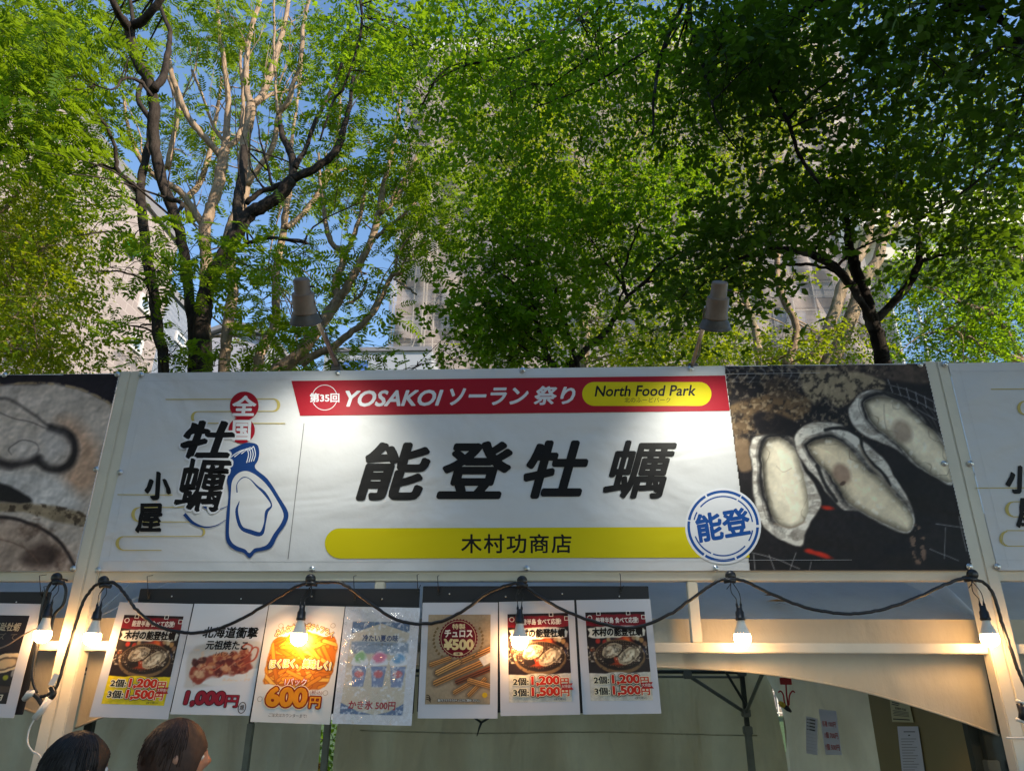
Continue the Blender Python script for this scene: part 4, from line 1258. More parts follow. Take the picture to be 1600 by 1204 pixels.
def banner_root(xc, label, group):
    x0_, x1_ = xc+BL, xc+BR
    root = empty('banner', (xc, YB, Z0), label, 'banner', group)
    MB().box((x0_, YB-0.002, Z0), (x1_, YB, Z1)).build('vinyl_sheet', M['banner'], root)
    return root, x0_, x1_
def hems(root, x0_, x1_):
    # stitched hems
    for (za, zb) in ((Z0, Z0+0.0405), (Z1-0.0405, Z1)):
        zz = zb if za == Z0 else za
        MB().box((x0_+.01, YB-0.0056, zz-0.0004), (x1_-(.46 if x0_ > -3 and x0_ < 0 else .01), YB-0.0047, zz+0.0004)).build('hem_seam', M['hem'], root)
    for xx in ((x0_+0.0405,) if x1_ < 4 else (x0_+0.0405, x1_-0.0405)):
        MB().box((xx-0.0004, YB-0.0062, Z0+.01), (xx+0.0004, YB-0.0057, Z1-.01)).build('hem_seam', M['hem'], root)
scr = MB()
scr.lathe((0,0,0),(0,-1,0),[(0,0.0125),(0.0025,0.0125),(0.0035,0.0105),(0.0035,0.0075),(0.0065,0.0075),(0.008,0.005),(0.008,0.0)], 16)
scrm = scr.mesh('screw'); scrm.polygons.foreach_set('use_smooth', [True]*len(scrm.polygons))
def screws(root, lst):
    for (px, py) in lst:
        p = P(px, py, YB-0.004)
        o = link('screw', scrm, M['steel'], root)
        o.location = (p.x, YB-0.0065, p.z)
        o.matrix_parent_inverse = Matrix.Translation(-Vector(root.location))

G_B = 'vinyl banners over the stall fronts'
rootM, bx0, bx1 = banner_root(0, 'large central banner with red title strip, round blue stamp and grilled oyster photo', G_B)

# --- the grilled oyster photo (vertex painted)
pa = Paint(1125, 563, 1530, 896, 300, 250, (26,22,24), 3)
n0 = pa.n(60); n1 = pa.n(14); n2 = pa.n(5, 3)
pa.mul(0.6+0.9*n0)
def Z(p): return [(1120+a/3.333, 560+b/3.333) for a, b in p]
# wooden plank / grate in the back
pa.fill(Z([(380,40),(1080,30),(1110,130),(900,110),(650,70)]), (92,76,66), 6, .8, 3)
pa.mul(0.75+0.5*n2)
for k in range(9):
    x = 40+k*46
    pa.line(Z([(x,40+((k*37)%9)),(x+28,78),(x-8,118+k*3)]), 1.3, (150,148,150), 1.2, .75)
for k in range(4):
    pa.line(Z([(40,62+k*20),(200,55+k*22),(440,70+k*24)]), 1.1, (140,138,140), 1.2, .6, 2)
for k in range(6):
    pa.line(Z([(890+k*48,110+k*22),(915+k*44,175+k*20)] ), 1.6, (150,150,155), 1.3, .8)
for k in range(3):
    pa.line(Z([(860,130+k*38),(1000,165+k*40),(1140,230+k*44)]), 1.4, (140,140,146), 1.3, .75)
for k in range(3):
    pa.line(Z([(1040+k*30,250),(1110+k*22,330),(1150+k*10,400)]), 1.2, (120,118,122), 1.3, .6)
# burnt shells behind
pa.fill(Z([(60,255),(200,210),(330,170),(470,190),(480,270),(400,330),(260,300),(190,380),(90,400),(70,330)]), (108,86,62), 5, .9, 8)
pa.fill(Z([(100,400),(180,440),(190,560),(130,590),(95,500)]), (150,122,92), 5, .8, 6)
pa.fill(Z([(240,120),(330,90),(420,130),(400,200),(280,210)]), (70,56,46), 5, .8, 8)
pa.fill(Z([(430,70),(620,60),(860,110),(860,170),(740,190),(640,260),(560,200),(500,240)]), (176,158,128), 5, .85, 8)
m_ = pa.n(6, 4); tex = np.clip((m_-.50)*5, 0, 1)*np.clip((700-pa.Y)/25,0,1)*np.clip((1420-pa.X)/30,0,1)
pa.blend(tex*.8, (30,24,22))
m_ = pa.n(4, 3); tex = np.clip((m_-.56)*7, 0, 1)*np.clip((700-pa.Y)/25,0,1)*np.clip((1400-pa.X)/30,0,1)
pa.blend(tex*.45, (196,176,146))
pa.fill(Z([(190,290),(330,290),(440,380),(330,410),(230,400)]), (22,18,20), 5, .9, 4)
m_ = pa.n(10, 5); tex = np.clip((m_-.55)*5, 0, 1)*np.clip((690-pa.Y)/40,0,1)*np.clip((1250-pa.X)/30,0,1)
pa.blend(tex*.4, (150,124,88))
def oyster(P_, shell, meat, tint, seed, rim=(226,220,210), sh_dir=(0.7,0.7)):
    d = P_.fill(shell, rim, 2, 1, 9)
    ins_ = np.clip(-d/2,0,1)
    P_.blend(np.clip((P_.n(6,4,3.0)-.5)*6,0,1)*ins_*.55, (128,116,106)); P_.blend(np.clip((P_.n(5,4)-.58)*8,0,1)*ins_*.3, (90,80,74))
    P_.blend(np.clip(1-np.abs(d)/2.2,0,1)*.7, (60,54,52))
    # ridged shell texture
    t = P_.n(9, 4); P_.blend(np.clip((t-.55)*6,0,1)*np.clip(-d/4,0,1)*.35, (120,110,104))
    dm = P_.sdf(meat, True, 7)
    ny_, nx_ = np.gradient(dm, P_.y[1]-P_.y[0], P_.x[1]-P_.x[0]); wd = np.clip(.62-1.1*(nx_*.62+ny_*.62),0,1)
    P_.blend(np.clip(1-np.abs(dm-2.5+8*(P_.n(16,3)-.5))/(2.0+9*P_.n(24,3)),0,1)*wd, (24,22,24))
    P_.blend(np.clip(1-np.abs(dm-8)/1.6,0,1)*.5*np.clip(-d/2,0,1)*wd, (90,84,80))
    base = np.clip(0.5-dm/2,0,1)
    inn = np.clip(-dm, 0, 60)
    hgt = 15*(1-np.exp(-inn/13.0)) + 2.2*(P_.n(34,3)-.5)*np.clip(inn/8,0,1) + 2.0*(P_.n(11,3)-.5)*np.clip(1-inn/26,0,1)
    gy, gx = np.gradient(hgt, P_.y[1]-P_.y[0], P_.x[1]-P_.x[0])
    lum = np.clip((.70+.36*np.clip(inn/10,0,1)) - .42*gx*0.4 - .55*gy*0.2 - .24*np.hypot(gx,gy), .25, 1.1)
    hl = np.clip((P_.n(8,3)-.66)*9,0,1)*np.clip(inn/6,0,1)*.5
    colr = np.array(tint)[None,None]*lum[...,None]*(0.94+0.12*P_.n(22,4)[...,None])
    colr = colr+(np.array([250,246,236])-colr)*hl[...,None]
    warm = np.clip((P_.n(40,3)-.5)*3,0,1)[...,None]*.18
    colr = colr*(1-warm)+np.array([176,150,118])*warm*lum[...,None]
    P_.C = P_.C*(1-base[...,None])+colr*base[...,None]
    ga = np.abs(dm+6+5*np.sin(P_.Y*.16+P_.X*.09)+8*(P_.n(14,3)-.5)); P_.blend(np.clip(1-ga/1.5,0,1)*np.clip((P_.n(30,3)-.42)*5,0,1)*.6, (120,106,92))
    fr_ = np.abs(dm-1.5+6*(P_.n(12,3)-.5)); P_.blend(np.clip(1-fr_/2.4,0,1)*np.clip((P_.n(26,3)-.35)*4,0,1)*.9*wd, (26,23,25))
    return dm
dm = oyster(pa, Z([(690,260),(760,170),(880,175),(1000,240),(1110,350),(1190,440),(1230,650),(1150,620),(1020,545),(900,465),(770,400),(700,330)]),
       Z([(765,225),(850,195),(950,225),(1060,320),(1160,420),(1215,520),(1225,640),(1120,600),(1010,520),(900,420),(800,320)]), (250,236,208), 5)
pa.ell(*Z([(965,380)])[0], 14, 19, (150,128,112), -30, .5, .7)
pa.line(Z([(870,240),(875,330),(900,420)]), 1.2, (140,120,104), 1.5, .6)
dm = oyster(pa, Z([(230,405),(178,430),(183,560),(188,700),(232,860),(300,940),(430,975),(468,900),(505,820),(542,740),(500,650),(440,560),(418,430),(340,390)]),
       Z([(245,440),(330,405),(405,470),(432,560),(462,660),(478,780),(440,860),(360,885),(295,830),(255,720),(238,600)]), (255,242,216), 8)
pa.line(Z([(310,560),(345,590),(390,570)]), 1, (150,130,112), 1.5, .5)
pa.line(Z([(300,860),(380,880),(460,850)]), 2.4, (150,128,108), 3, .6)
dm = oyster(pa, Z([(425,375),(520,333),(650,350),(770,430),(860,520),(945,640),(1008,745),(1032,860),(990,915),(880,880),(740,800),(640,775),(530,645),(425,520),(412,440)]),
       Z([(472,455),(560,410),(650,440),(720,500),(790,580),(900,680),(1000,790),(1022,860),(985,905),(880,865),(760,800),(670,735),(610,630),(530,550)]), (252,234,202), 11)
pa.line(Z([(560,372),(660,365),(740,400),(760,470),(800,540),(870,610),(900,660)]), 5, (26,24,26), 2.5, .95, 5)
pa.line(Z([(740,450),(800,560),(880,650),(930,700)]), 4, (150,138,122), 3, .8, 5)
pa.ell(*Z([(650,600)])[0], 13, 17, (140,112,98), -30, .5, .75)
pa.ell(*Z([(655,650)])[0], 5, 3, (64,46,40), -30, .6, .8)
pa.line(Z([(520,560),(560,650),(620,740)]), 6, (24,22,24), 3, .9, 5)
# embers and the lower grate
for (a, b, w) in ((575,775,9),(520,1015,16),(560,1030,12),(480,1000,8)):
    x, y = Z([(a,b)])[0]; pa.ell(x, y, w, 3.2, (210,44,20), 12, 1.0, .85, 4)
for seg in ([(190,1020),(200,1100)],[(180,1010),(300,1040),(430,1095)],[(270,1020),(300,1100)],[(410,1010),(380,1100)],[(490,1060),(480,1110)],[(1110,990),(1260,1050)],[(1190,880),(1185,1040)],[(1260,820),(1300,1000)],[(1140,860),(1290,880)]):
    pa.line(Z(seg), 1.4, (168,166,168), 1.4, .7, 2)
t = pa.n(6,3); ms = np.clip(1-pa.sdf(Z([(1010,880),(1070,900),(1080,1040),(1030,1050)]))/4,0,1)*np.clip((t-.5)*8,0,1)
pa.blend(ms*.8, (150,120,100))
pa.mul(0.93+0.14*n2)
def slant(X, Y): return X > 1131.5+(Y-571)*0.1245
pa.object(bf, 0.0012, 'photo_print', M['paint'], rootM, clip=lambda X, Y: (X > 1131.5+(Y-571)*0.1245) & (X < P2x(Y)) & (Y > 569.5+(1447-X)*0.006) & (Y < 889.0))if False else None
# clip the print to the sheet in world space
def world_clip(x0_, x1_, slanted=None):
    def f(X, Y):
        k = np.zeros(X.shape, bool)
        for j in range(X.shape[0]):
            for i in range(X.shape[1]):
                p = P(X[j,i], Y[j,i], YB-0.003)
                k[j,i] = (x0_+0.002 < p.x < x1_-0.004) and (Z0+0.002 < p.z < Z1-0.002)
        if slanted: k &= slanted(X, Y)
        return k
    return f
pa.object(bf, 0.0012, 'photo_print', M['paint'], rootM, clip=world_clip(bx0, bx1, slant))

S = Sheet(rootM, bf, 0.00003)
S.layer = 45
BLK = (18,17,20); RED = (158,22,40); YEL = (212,196,0); BLU = (16,74,150); NAVY = (24,62,124); GOLD = (196,178,104); OFF = (216,216,222); WHT = (222,222,228)
S.poly([(455.5,595),(1133,586.5),(1140.2,641.8),(469,649.3)], RED, 'title_strip')
S.ring(507.5, 621, 19.5, 1.0, OFF, 200, 342); S.ring(507.5, 621, 19.5, 1.0, OFF, 18, 162)
S.text('第35回', 484, 614, 530.5, 628.4, OFF, 0.03)
def tilt(a, b): return (a, b-(a-720)*0.0105)
S.text('YOSAKOI', 540, 608.3, 693, 633.6, OFF, 0.028, 0.32, warp=tilt)
S.text('ソーラン', 703, 606, 826, 633.5, OFF, 0.03, 0.22, warp=tilt)
S.text('祭り', 834, 604.5, 899, 634, OFF, 0.03, 0.22, warp=tilt)
S.pill(909.7, 596.8, 1111.5, 634, YEL)
S.text('North Food Park', 929, 602, 1087, 619, BLK, 0.022, 0.18, warp=lambda a, b: (a, b-(a-1008)*0.008))
S.text('北のふーどパーク', 975.5, 620.8, 1047.5, 628.8, BLK, 0.008)
for ch, q in (('能',(555.7,690.6,673,782)),('登',(681.6,688.8,801.7,779.5)),('牡',(818,687.7,919.6,779)),('蠣',(942,687.7,1058,779))):
    S.text(ch, *q, BLK, 0.034 if ch != '蠣' else 0.021, 0.26)
S.strip([(475.3,661),(450.3,873)], 1.2, (130,130,134), smooth=False)
S.poly([(531.5,825)]+[(531.5-23.8*math.sin(a), 848.5-23.6*math.cos(a)) for a in np.linspace(0.2, math.pi-0.2, 14)]+[(531.5,872.3),(1171,870.5),(1165.2,822.6)], YEL, 'name_strip')
S.text('木村功商店', 720.5, 833.8, 893, 864, BLK, 0.018, space=1.12)
# round stamp
S.disc(1129.7, 821.6, 59.5, WHT, name='stamp_disc')
for a0, a1 in ((2,58),(60,118),(121,170),(172,236),(239,290),(293,358)):
    S.ring(1129.7, 821.6, 53.8, 4.2, BLU, a0, a1, 20)
for a0, a1 in ((8,60),(63,140),(152,168),(200,246),(250,318),(330,352)):
    S.ring(1129.7, 821.6, 46.2, 2.2, BLU, a0, a1, 20)
S.text('能登', 1087, 797, 1172, 842, BLU, 0.034, rot=9)
# gold clouds
def gold(pts, w=1.3): S.strip(pts, w, GOLD, 'gold_line', smooth=False)
def hookR(x, y0, y1, n=10):   # crescent opening left
    cy = (y0+y1)/2; ry = (y1-y0)/2
    o = [(x+ry*1.0*math.cos(a), cy-ry*math.sin(a)) for a in np.linspace(math.pi/2,-math.pi/2,n)]
    i = [(x-1+ry*0.62*math.cos(a), cy-ry*0.86*math.sin(a)) for a in np.linspace(-math.pi/2,math.pi/2,n)]
    S.poly(o+i, GOLD, 'gold_cloud')
def hookL(x, y0, y1, n=10):
    cy = (y0+y1)/2; ry = (y1-y0)/2
    o = [(x-ry*1.0*math.cos(a), cy-ry*math.sin(a)) for a in np.linspace(math.pi/2,-math.pi/2,n)]
    i = [(x+1-ry*0.62*math.cos(a), cy-ry*0.86*math.sin(a)) for a in np.linspace(-math.pi/2,math.pi/2,n)]
    S.poly(o+i, GOLD, 'gold_cloud')
gold([(259,624),(428,623)]); hookR(428,622.5,643); gold([(308,643),(428,642.5)]); hookL(308,642.5,661.5); gold([(308,661),(446,661.5)])
gold([(184,772.5),(270,773)]); hookL(217,792,815); gold([(217,792.5),(300,792)]); gold([(217,815),(300,815)])
hookR(314,823.5,838); gold([(190,838),(314,837.5)]); hookL(192,837.5,859.5); gold([(192,859.3),(253,859.5)])
# logo: red discs
S.disc(382, 634.2, 22.4, RED, name='logo_disc'); S.disc(378, 672, 20.6, RED, name='logo_disc')
S.text('全', 363, 618, 401, 650, WHT, 0.035, 0.12); S.text('国', 363, 656, 393, 689, WHT, 0.035, 0.05)
def Z1_(p): return [(a/3.344, 560+b/3.344) for a, b in p]
# blue oyster logo
S.poly(Z1_([(1150,560),(1140,520),(1175,492),(1238,460),(1290,440),(1342,448),(1356,486),(1350,530),(1334,572),(1400,630),(1465,730),(1507,805),(1495,862),(1455,920),(1420,985),(1375,1003),(1335,1012),(1306,1042),(1275,1015),(1230,1000),(1193,970),(1180,920),(1186,800),(1196,700),(1175,590)]), NAVY, 'logo_shell', smooth=True)
S.poly(Z1_([(1215,640),(1245,600),(1290,588),(1340,610),(1395,660),(1445,735),(1482,810),(1470,860),(1432,915),(1400,968),(1365,985),(1330,992),(1304,1015),(1280,995),(1240,980),(1210,955),(1198,910),(1203,800),(1208,700)]), OFF, 'logo_shell_inside', smooth=True, mat=M['banner'])
for k in range(4):
    S.strip(Z1_([(1190+k*36,530-k*16),(1240+k*26,492-k*8),(1285+k*14,476-k*5),(1300+k*12,500),(1290+k*12,545-k*3)]), 1.3, (226,228,234), 'logo_stripe')
S.strip(Z1_([(1240,700),(1240,655),(1270,622),(1305,628),(1345,668),(1385,705),(1420,765),(1395,800),(1385,860),(1365,915),(1310,905),(1260,880),(1238,800),(1252,745)]),
        [2,1.2,1.6,1.2,3.0,4.6,2.2,5.0,3.0,6.4,7.0,5.5,4.5,1.0], NAVY, 'logo_frill')
S.strip(Z1_([(965,812),(1010,858),(1070,880),(1130,872),(1182,842)]), [5.5,4.5,2.4,1.4,0.8], NAVY, 'logo_arc')
S.strip(Z1_([(1045,748),(1085,785),(1130,792),(1195,770)]), [4,3,2,0.8], NAVY, 'logo_arc')
for ch, q in (('牡',(282.6,657,369,717)),('蠣',(272,715.5,362,799))):
    S.text(ch, *q, BLK, 0.032 if ch == '牡' else 0.022, 0.28, outline=2.6, orgb=(222,222,228), nout=14, brush=True)
S.text('小', 226, 737, 268, 781, BLK, 0.045, 0.05, brush=True); S.text('屋', 212, 786, 254, 832, BLK, 0.035, 0.12, brush=True)
hems(rootM, bx0, bx1)
screws(rootM, [(221,586),(528,582.5),(817,578.5),(1079,576),(1437,570),(188,738),(1475,724),(154,890),(488,889),(823,888),(1118,888),(1514,885)])

# --- left banner: close-up of raw oysters
rootL, lx0, lx1 = banner_root(-3.60, 'banner printed with a close-up photo of raw oysters, cut by the left picture edge', G_B)
pb = Paint(-30, 575, 190, 896, 190, 270, (196,180,168), 31)
def ZL(p): return [(a/3.344, 560+b/3.344) for a, b in p]
n0 = pb.n(70); n1 = pb.n(16)
pb.fill(ZL([(-120,60),(640,60),(640,240),(560,225),(470,180),(380,150),(200,130),(-120,145)]), (42,36,42), 6, 1, 5)
pb.mul(0.92+0.16*n0)
pb.fill(ZL([(300,330),(400,330),(520,480),(500,660),(400,700),(330,620),(400,480)]), (196,152,122), 26, .75)
pb.fill(ZL([(-60,600),(200,590),(330,640),(420,760),(300,800),(60,740),(-60,700)]), (212,206,204), 20, .8)
pb.fill(ZL([(-60,640),(60,670),(160,730),(140,760),(0,745),(-60,740)]), (34,30,32), 5, .95, 4)
# fold lines of the first oyster
pb.line(ZL([(-60,210),(60,215),(180,300),(290,370),(370,400)]), 2.6, (52,46,48), 7, .85, 5)
pb.line(ZL([(-60,260),(40,300),(150,330),(260,370)]), 1.6, (90,80,80), 3, .8, 5)
pb.line(ZL([(270,360),(350,390),(390,450),(380,520),(330,575),(250,570),(200,520)]), 13, (36,32,34), 8, .92, 6)
pb.line(ZL([(200,520),(120,540),(60,560),(-60,530)]), 13, (44,38,40), 9, .9, 8)
pb.line(ZL([(60,500),(50,470),(120,425),(190,440),(205,480),(180,510)]), 1.8, (80,70,70), 2.5, .8, 4)
pb.fill(ZL([(230,390),(330,400),(350,470),(290,550),(230,520)]), (208,196,190), 20, .8)
pb.fill(ZL([(60,480),(120,440),(190,455),(190,500),(100,530)]), (214,200,192), 12, .8)
# shell edge and the lower oyster
pb.fill(ZL([(-60,745),(120,755),(300,775),(430,810),(440,870),(300,850),(120,800),(-60,790)]), (150,130,104), 5, .95, 8)
t = pb.n(9,4); band = np.clip(1-pb.sdf(ZL([(-60,745),(120,755),(300,775),(430,810),(440,870),(300,850),(120,800),(-60,790)]))/3,0,1)
pb.blend(band*np.clip((t-.52)*8,0,1)*.8, (62,48,38))
pb.fill(ZL([(-60,830),(60,830),(200,870),(330,960),(400,1110),(-60,1110)]), (176,152,136), 5, 1, 4)
pb.line(ZL([(-60,825),(60,832),(200,880),(320,965),(390,1080)]), 5, (40,32,34), 4, .95, 4)
t = pb.n(20,4); low = (pb.Y > 810)
pb.blend(np.clip((t-.5)*4,0,1)*low*.7, (84,62,52))
pb.fill(ZL([(120,1030),(220,960),(300,1000),(280,1080),(140,1080)]), (60,44,40), 14, .8)
pb.line(ZL([(-60,930),(80,960),(160,1010),(210,1080)]), 1.6, (110,84,72), 3, .7, 6)
t = pb.n(6,3)
edge = np.clip(1-np.abs(pb.sdf(ZL([(-120,140),(200,128),(380,150),(470,180),(560,225),(585,260)]), closed=False))/3.5,0,1)
pb.blend(edge*np.clip((t-.35)*5,0,1)*.9, (190,160,120))
hh = pb.n(34,4)*16; gy, gx = np.gradient(hh); pb.mul(np.clip(1-.16*gx-.22*gy,.75,1.15)); pb.mul(0.93+0.14*pb.n(8,3))
pb.object(bf, 0.0012, 'photo_print', M['paint'], rootL, clip=world_clip(lx0, lx1))
screws(rootL, [(184,585),(151,733),(115,888),(8,586),(-150,890)])

# --- right banner
rootR, rx0, rx1 = banner_root(3.60, 'white banner with gold cloud lines and brush lettering, cut by the right picture edge', G_B)
S = Sheet(rootR, bf, 0.00003); S.layer = 45
gold([(1548,608),(1640,607)]); hookL(1600,626,648); gold([(1600,626.5),(1650,626.5)]); gold([(1600,648),(1650,648)])
gold([(1524,762),(1640,762)]); hookL(1582,783,807); gold([(1582,783.5),(1650,783)]); gold([(1582,807),(1650,807)])
gold([(1572,828.5),(1650,828.5)]); hookL(1573,829,853); gold([(1573,852.8),(1650,852.5)])
S.text('小', 1571, 727, 1614, 771, BLK, 0.045, 0.05, brush=True); S.text('屋', 1587, 778, 1632, 824, BLK, 0.035, 0.05, brush=True)
hems(rootR, rx0, rx1)
screws(rootR, [(1476,569),(1516,724),(1558,885)])

# ================================================================== TENTS
def grid_mesh(f, nu, nv):
    V = [tuple(f(i/nu, j/nv)) for j in range(nv+1) for i in range(nu+1)]
    Fc = [(j*(nu+1)+i, j*(nu+1)+i+1, (j+1)*(nu+1)+i+1, (j+1)*(nu+1)+i) for j in range(nv) for i in range(nu)]
    return MB().add(V, Fc)
_vt = [P(a_, b_, 3.13) for a_, b_ in ((860,1037),(1000,1040),(1140,1047),(1228,1057),(1320,1073),(1390,1091),(1475,1117),(1530,1135),(1574,1152))]
_vc = np.array([(v_.x/1.79, v_.z) for v_ in _vt])
_vs = np.array([q_ for q_ in cr([tuple(v_) for v_ in _vc], 6)])
VTU = np.concatenate([[0], _vs[:,0]]); VTZ = np.concatenate([[_vs[0,1]+.001], _vs[:,1]])
def tent(xc, label, group, full=True):
    root = empty('tent', (xc,4.6,0), label, 'tent', group)
    xl, xr, yf, yb = xc-1.79, xc+1.79, 3.13, 6.05
    ze = P(800, 966, yf).z; zp = ze+0.75
    ym = (yf+yb)/2
    def side(a, b):
        a = Vector(a); b = Vector(b)
        ra = Vector((min(max(a.x, xl+.30), xr-.30), ym, zp)); rb = Vector((min(max(b.x, xl+.30), xr-.30), ym, zp))
        def f(u, v):
            p = a.lerp(b, u).lerp(ra.lerp(rb, u), v)
            p.z -= 0.05*math.sin(math.pi*v)*math.sin(math.pi*u)+0.006*math.sin(u*23+v*9)*(1-v)
            return p
        return grid_mesh(f, 24, 12)
    cs = [(xl,yf,ze),(xr,yf,ze),(xr,yb,ze),(xl,yb,ze)]
    for i in range(4):
        side(cs[i], cs[(i+1)%4]).build('roof_panel', M['roof_canvas'], root, smooth=True)
    # scalloped valance in front
    def vf(y):
        def f(u, v):
            x = xl+(xr-xl)*u
            drop = ze-float(np.interp(abs(2*u-1), VTU, VTZ))
            return (x, y+0.010*math.sin(u*37+v*2)*v+0.012*math.sin(u*11+3)*v, ze-drop*v)
        return f
    grid_mesh(vf(yf), 80, 8).build('valance', M['valance'], root, smooth=True)
    e = []
    for i in range(81):
        u = i/80; p = vf(yf)(u, 1.0); e.append(Vector(p)+Vector((0,-0.003,0)))
    MB().tube(e, 0.0048, 6).build('valance_hem', M['valance'], root, smooth=True)
        # legs and trusses
    RX = P(1167,1128,5.85).x; zt2 = P(1080,1049,5.85).z
    for (x, y) in ((xl+.04,yf+.04),(xr-.04,yf+.04),(xc+RX,5.85),(xc-RX,5.85)):
        MB().bbox((x-.016,y-.016,0),(x+.016,y+.016,ze-0.02),.003).build('leg', M['frame'], root)
        MB().bbox((x-.022,y-.022,0),(x+.022,y+.022,1.42),.003).build('leg_sleeve', M['framegrey'], root)
    def strut(a, b, r=0.011, m='framegrey'):
        MB().tube([a,b], r, 8).build('strut', M[m], root)
    yb2 = 5.85; xq = xc+RX; xp = xc-RX
    zj = P(1172,1113,5.85).z
    strut((xp,yb2,zt2),(xq,yb2,zt2),0.013,'frame'); strut((xp,yb2,zt2-.035),(xq,yb2,zt2-.035),0.008)
    qa = P(1074,1055,5.85).x
    strut((xq,yb2,zj),(xc+qa,yb2,zt2-.02),0.013); strut((xp,yb2,zj),(xc-qa,yb2,zt2-.02),0.013)
    strut((xq,yb2,zj),(xq,yb2-.85,1.90),0.013); strut((xp,yb2,zj),(xp,yb2-.85,1.90),0.013)
    strut((xq,yb2-.03,zj+.05),(xq-.12,yb2-.03,zt2),0.010,'frame')
    if not full: return root
    # joints
    for (x, y, z) in ((xq,yb2,zj),(xc+qa,yb2,zt2-.02),(xq,yb2,zt2),(xq,yb2,1.40),(xp,yb2,zj)):
        MB().bbox((x-.03,y-.03,z-.028),(x+.03,y+.03,z+.028),.006).build('joint', M['framegrey'], root)
    return root, xl, xr, yf, yb, ze
G_T = 'canvas tents behind the stall fronts'
T, xl, xr, yf, yb, ze = tent(0, 'white roofed canvas tent with scalloped warm lit valance behind the central stall front', G_T)
tent(-3.60, 'canvas tent behind the left hand stall front, seen beside the extension plug', G_T, False)
tent(3.60, 'canvas tent behind the right hand stall front, cut by the picture edge', G_T, False)

# hanging curtains
def curtain(name, label, a, b, z0, z1, mat, seed, folds=7, amp=0.05, tie=None, nu=70, nv=30, axis='x'):
    r_ = random.Random(seed); ph = [r_.random()*6 for _ in range(6)]
    a = Vector(a); b = Vector(b); d = (b-a); L = d.length; nrm = Vector((-d.y, d.x, 0)).normalized()
    def f(u, v):
        p = a+d*u
        zz = z1+(z0-z1)*v
        w = amp*(0.25+0.75*v)*(math.sin(u*folds*6.28+ph[0]+0.9*math.sin(v*3+ph[1]))*0.6+0.4*math.sin(u*folds*2.3*6.28+ph[2]+v*2))
        w += 0.02*math.sin(u*5+v*7+ph[3])+0.012*math.sin(u*31-v*13+ph[4])
        w += 0.03*math.sin((u*L*1.3+v*2.6)*3.1+ph[5]) + 0.028*math.sin((u*L*1.9-v*3.3)*3.1+ph[2]) + 0.010*math.sin(u*L*13+v*6+ph[1])*math.sin(v*5+u*4) + 0.03*max(0,math.sin(u*L*2.7-v*1.5+ph[0]))**3*(v+.2)
        return (p.x+nrm.x*w, p.y+nrm.y*w, zz)
    o = grid_mesh(f, nu, nv).build(name, mat, None, smooth=True)
    tag(o, label, 'curtain')
    return o
curtain('tent_curtain', 'olive green canvas back curtain below the menu posters, wrinkled', (-1.50,6.06,0), (1.80,6.06,0), 0.05, 1.96, M['green_canvas'], 3, 4, 0.10, nu=150, nv=60)
curtain('tent_curtain', 'pale sage side curtain right of the corner pole, with price slips on it', (1.78,6.1,0), (1.80,4.30,0), 0.05, 1.96, M['pale_canvas'], 5, 3, 0.035)
curtain('tent_curtain', 'sage curtain at the lower left, behind the two visitors', (-4.6,5.9,0), (-1.62,6.05,0), 0.05, 1.93, M['pale_canvas'], 8, 6, 0.06)
zs_ = P(700,1142,6.0).z
MB().tube([(x_, 5.93+.03*math.sin(x_*4), zs_+.006*math.sin(x_*3)) for x_ in np.linspace(-1.3,1.6,24)], .004, 5).build('curtain_seam_cord', M['green_canvas'], None, smooth=True, label='thin canvas seam cord running level across the olive back curtain', cat='cord')
tk = P(752,1128,5.88)
mb = MB()
for dx, dz in ((-.10,.07),(.10,.06),(-.03,-.09)): mb.tube([tk, tk+Vector((dx*.5,-.01,dz*.45)), tk+Vector((dx,0,dz))], [.009,.007,.003], 7)
mb.build('curtain_tie', M['frame'], None, smooth=True, label='dark knotted tie on the back curtain below the churro poster', cat='tie')
# tan board in the right side wall
tb = empty('tan_panel', (1.80,3.8,0), 'tan brown side panel at the lower right with two taped notices', 'panel')
MB().box((1.785,3.23,0.05),(1.80,4.30,1.93)).build('panel', M['tan_board'], tb)
tb2 = MB().box((1.70,3.185,0.0),(1.90,3.222,1.9)).build('edge_post', M['frame'], tb)

# notices and small things inside: on the side wall x = const
def wall_sheet(name, label, cat, quad, X, rows, mat=None, red=False, group=None):
    A = [PX(x, y, X) for x, y in quad]      # TL TR BR BL
    root = empty(name, (A[0]+A[2])/2, label, cat, group)
    V = [tuple(a) for a in A]; V2 = [(v[0]+0.002, v[1], v[2]) for v in V]
    MB().add(V+V2, [(0,1,2,3),(7,6,5,4),(0,4,5,1),(1,5,6,2),(2,6,7,3),(3,7,4,0)]).build('paper', mat or M['paper'], root)
    def f(u, v, off):
        p = A[0].lerp(A[1], u).lerp(A[3].lerp(A[2], u), v)
        return Vector((p.x-off, p.y, p.z))
    sh = Sheet(root, f, 0.0004)
    for (kind, u0, v0, u1, v1, body, col) in rows:
        if kind == 't': sh.text(body, u0, v0, u1, v1, col, 0.012)
        else: sh.rect(u0, v0, u1, v1, col, 'printed_line')
    return root
BK = (60,60,62); RD = (190,70,70)
wall_sheet('order_slip', 'ruled order slip, left of the two papers on the sage side curtain', 'paper', [(1259,1118),(1277,1122),(1277,1179),(1260,1176)], 1.70,
  [('r',.1,.06+.09*k,.28,.08+.09*k,'',BK) for k in range(4)]+[('r',.36,.05+.09*k,.85,.085+.09*k,'',BK) for k in range(4)]+[('r',.05,.45+.09*k,.95,.455+.09*k,'',(150,150,150)) for k in range(6)])
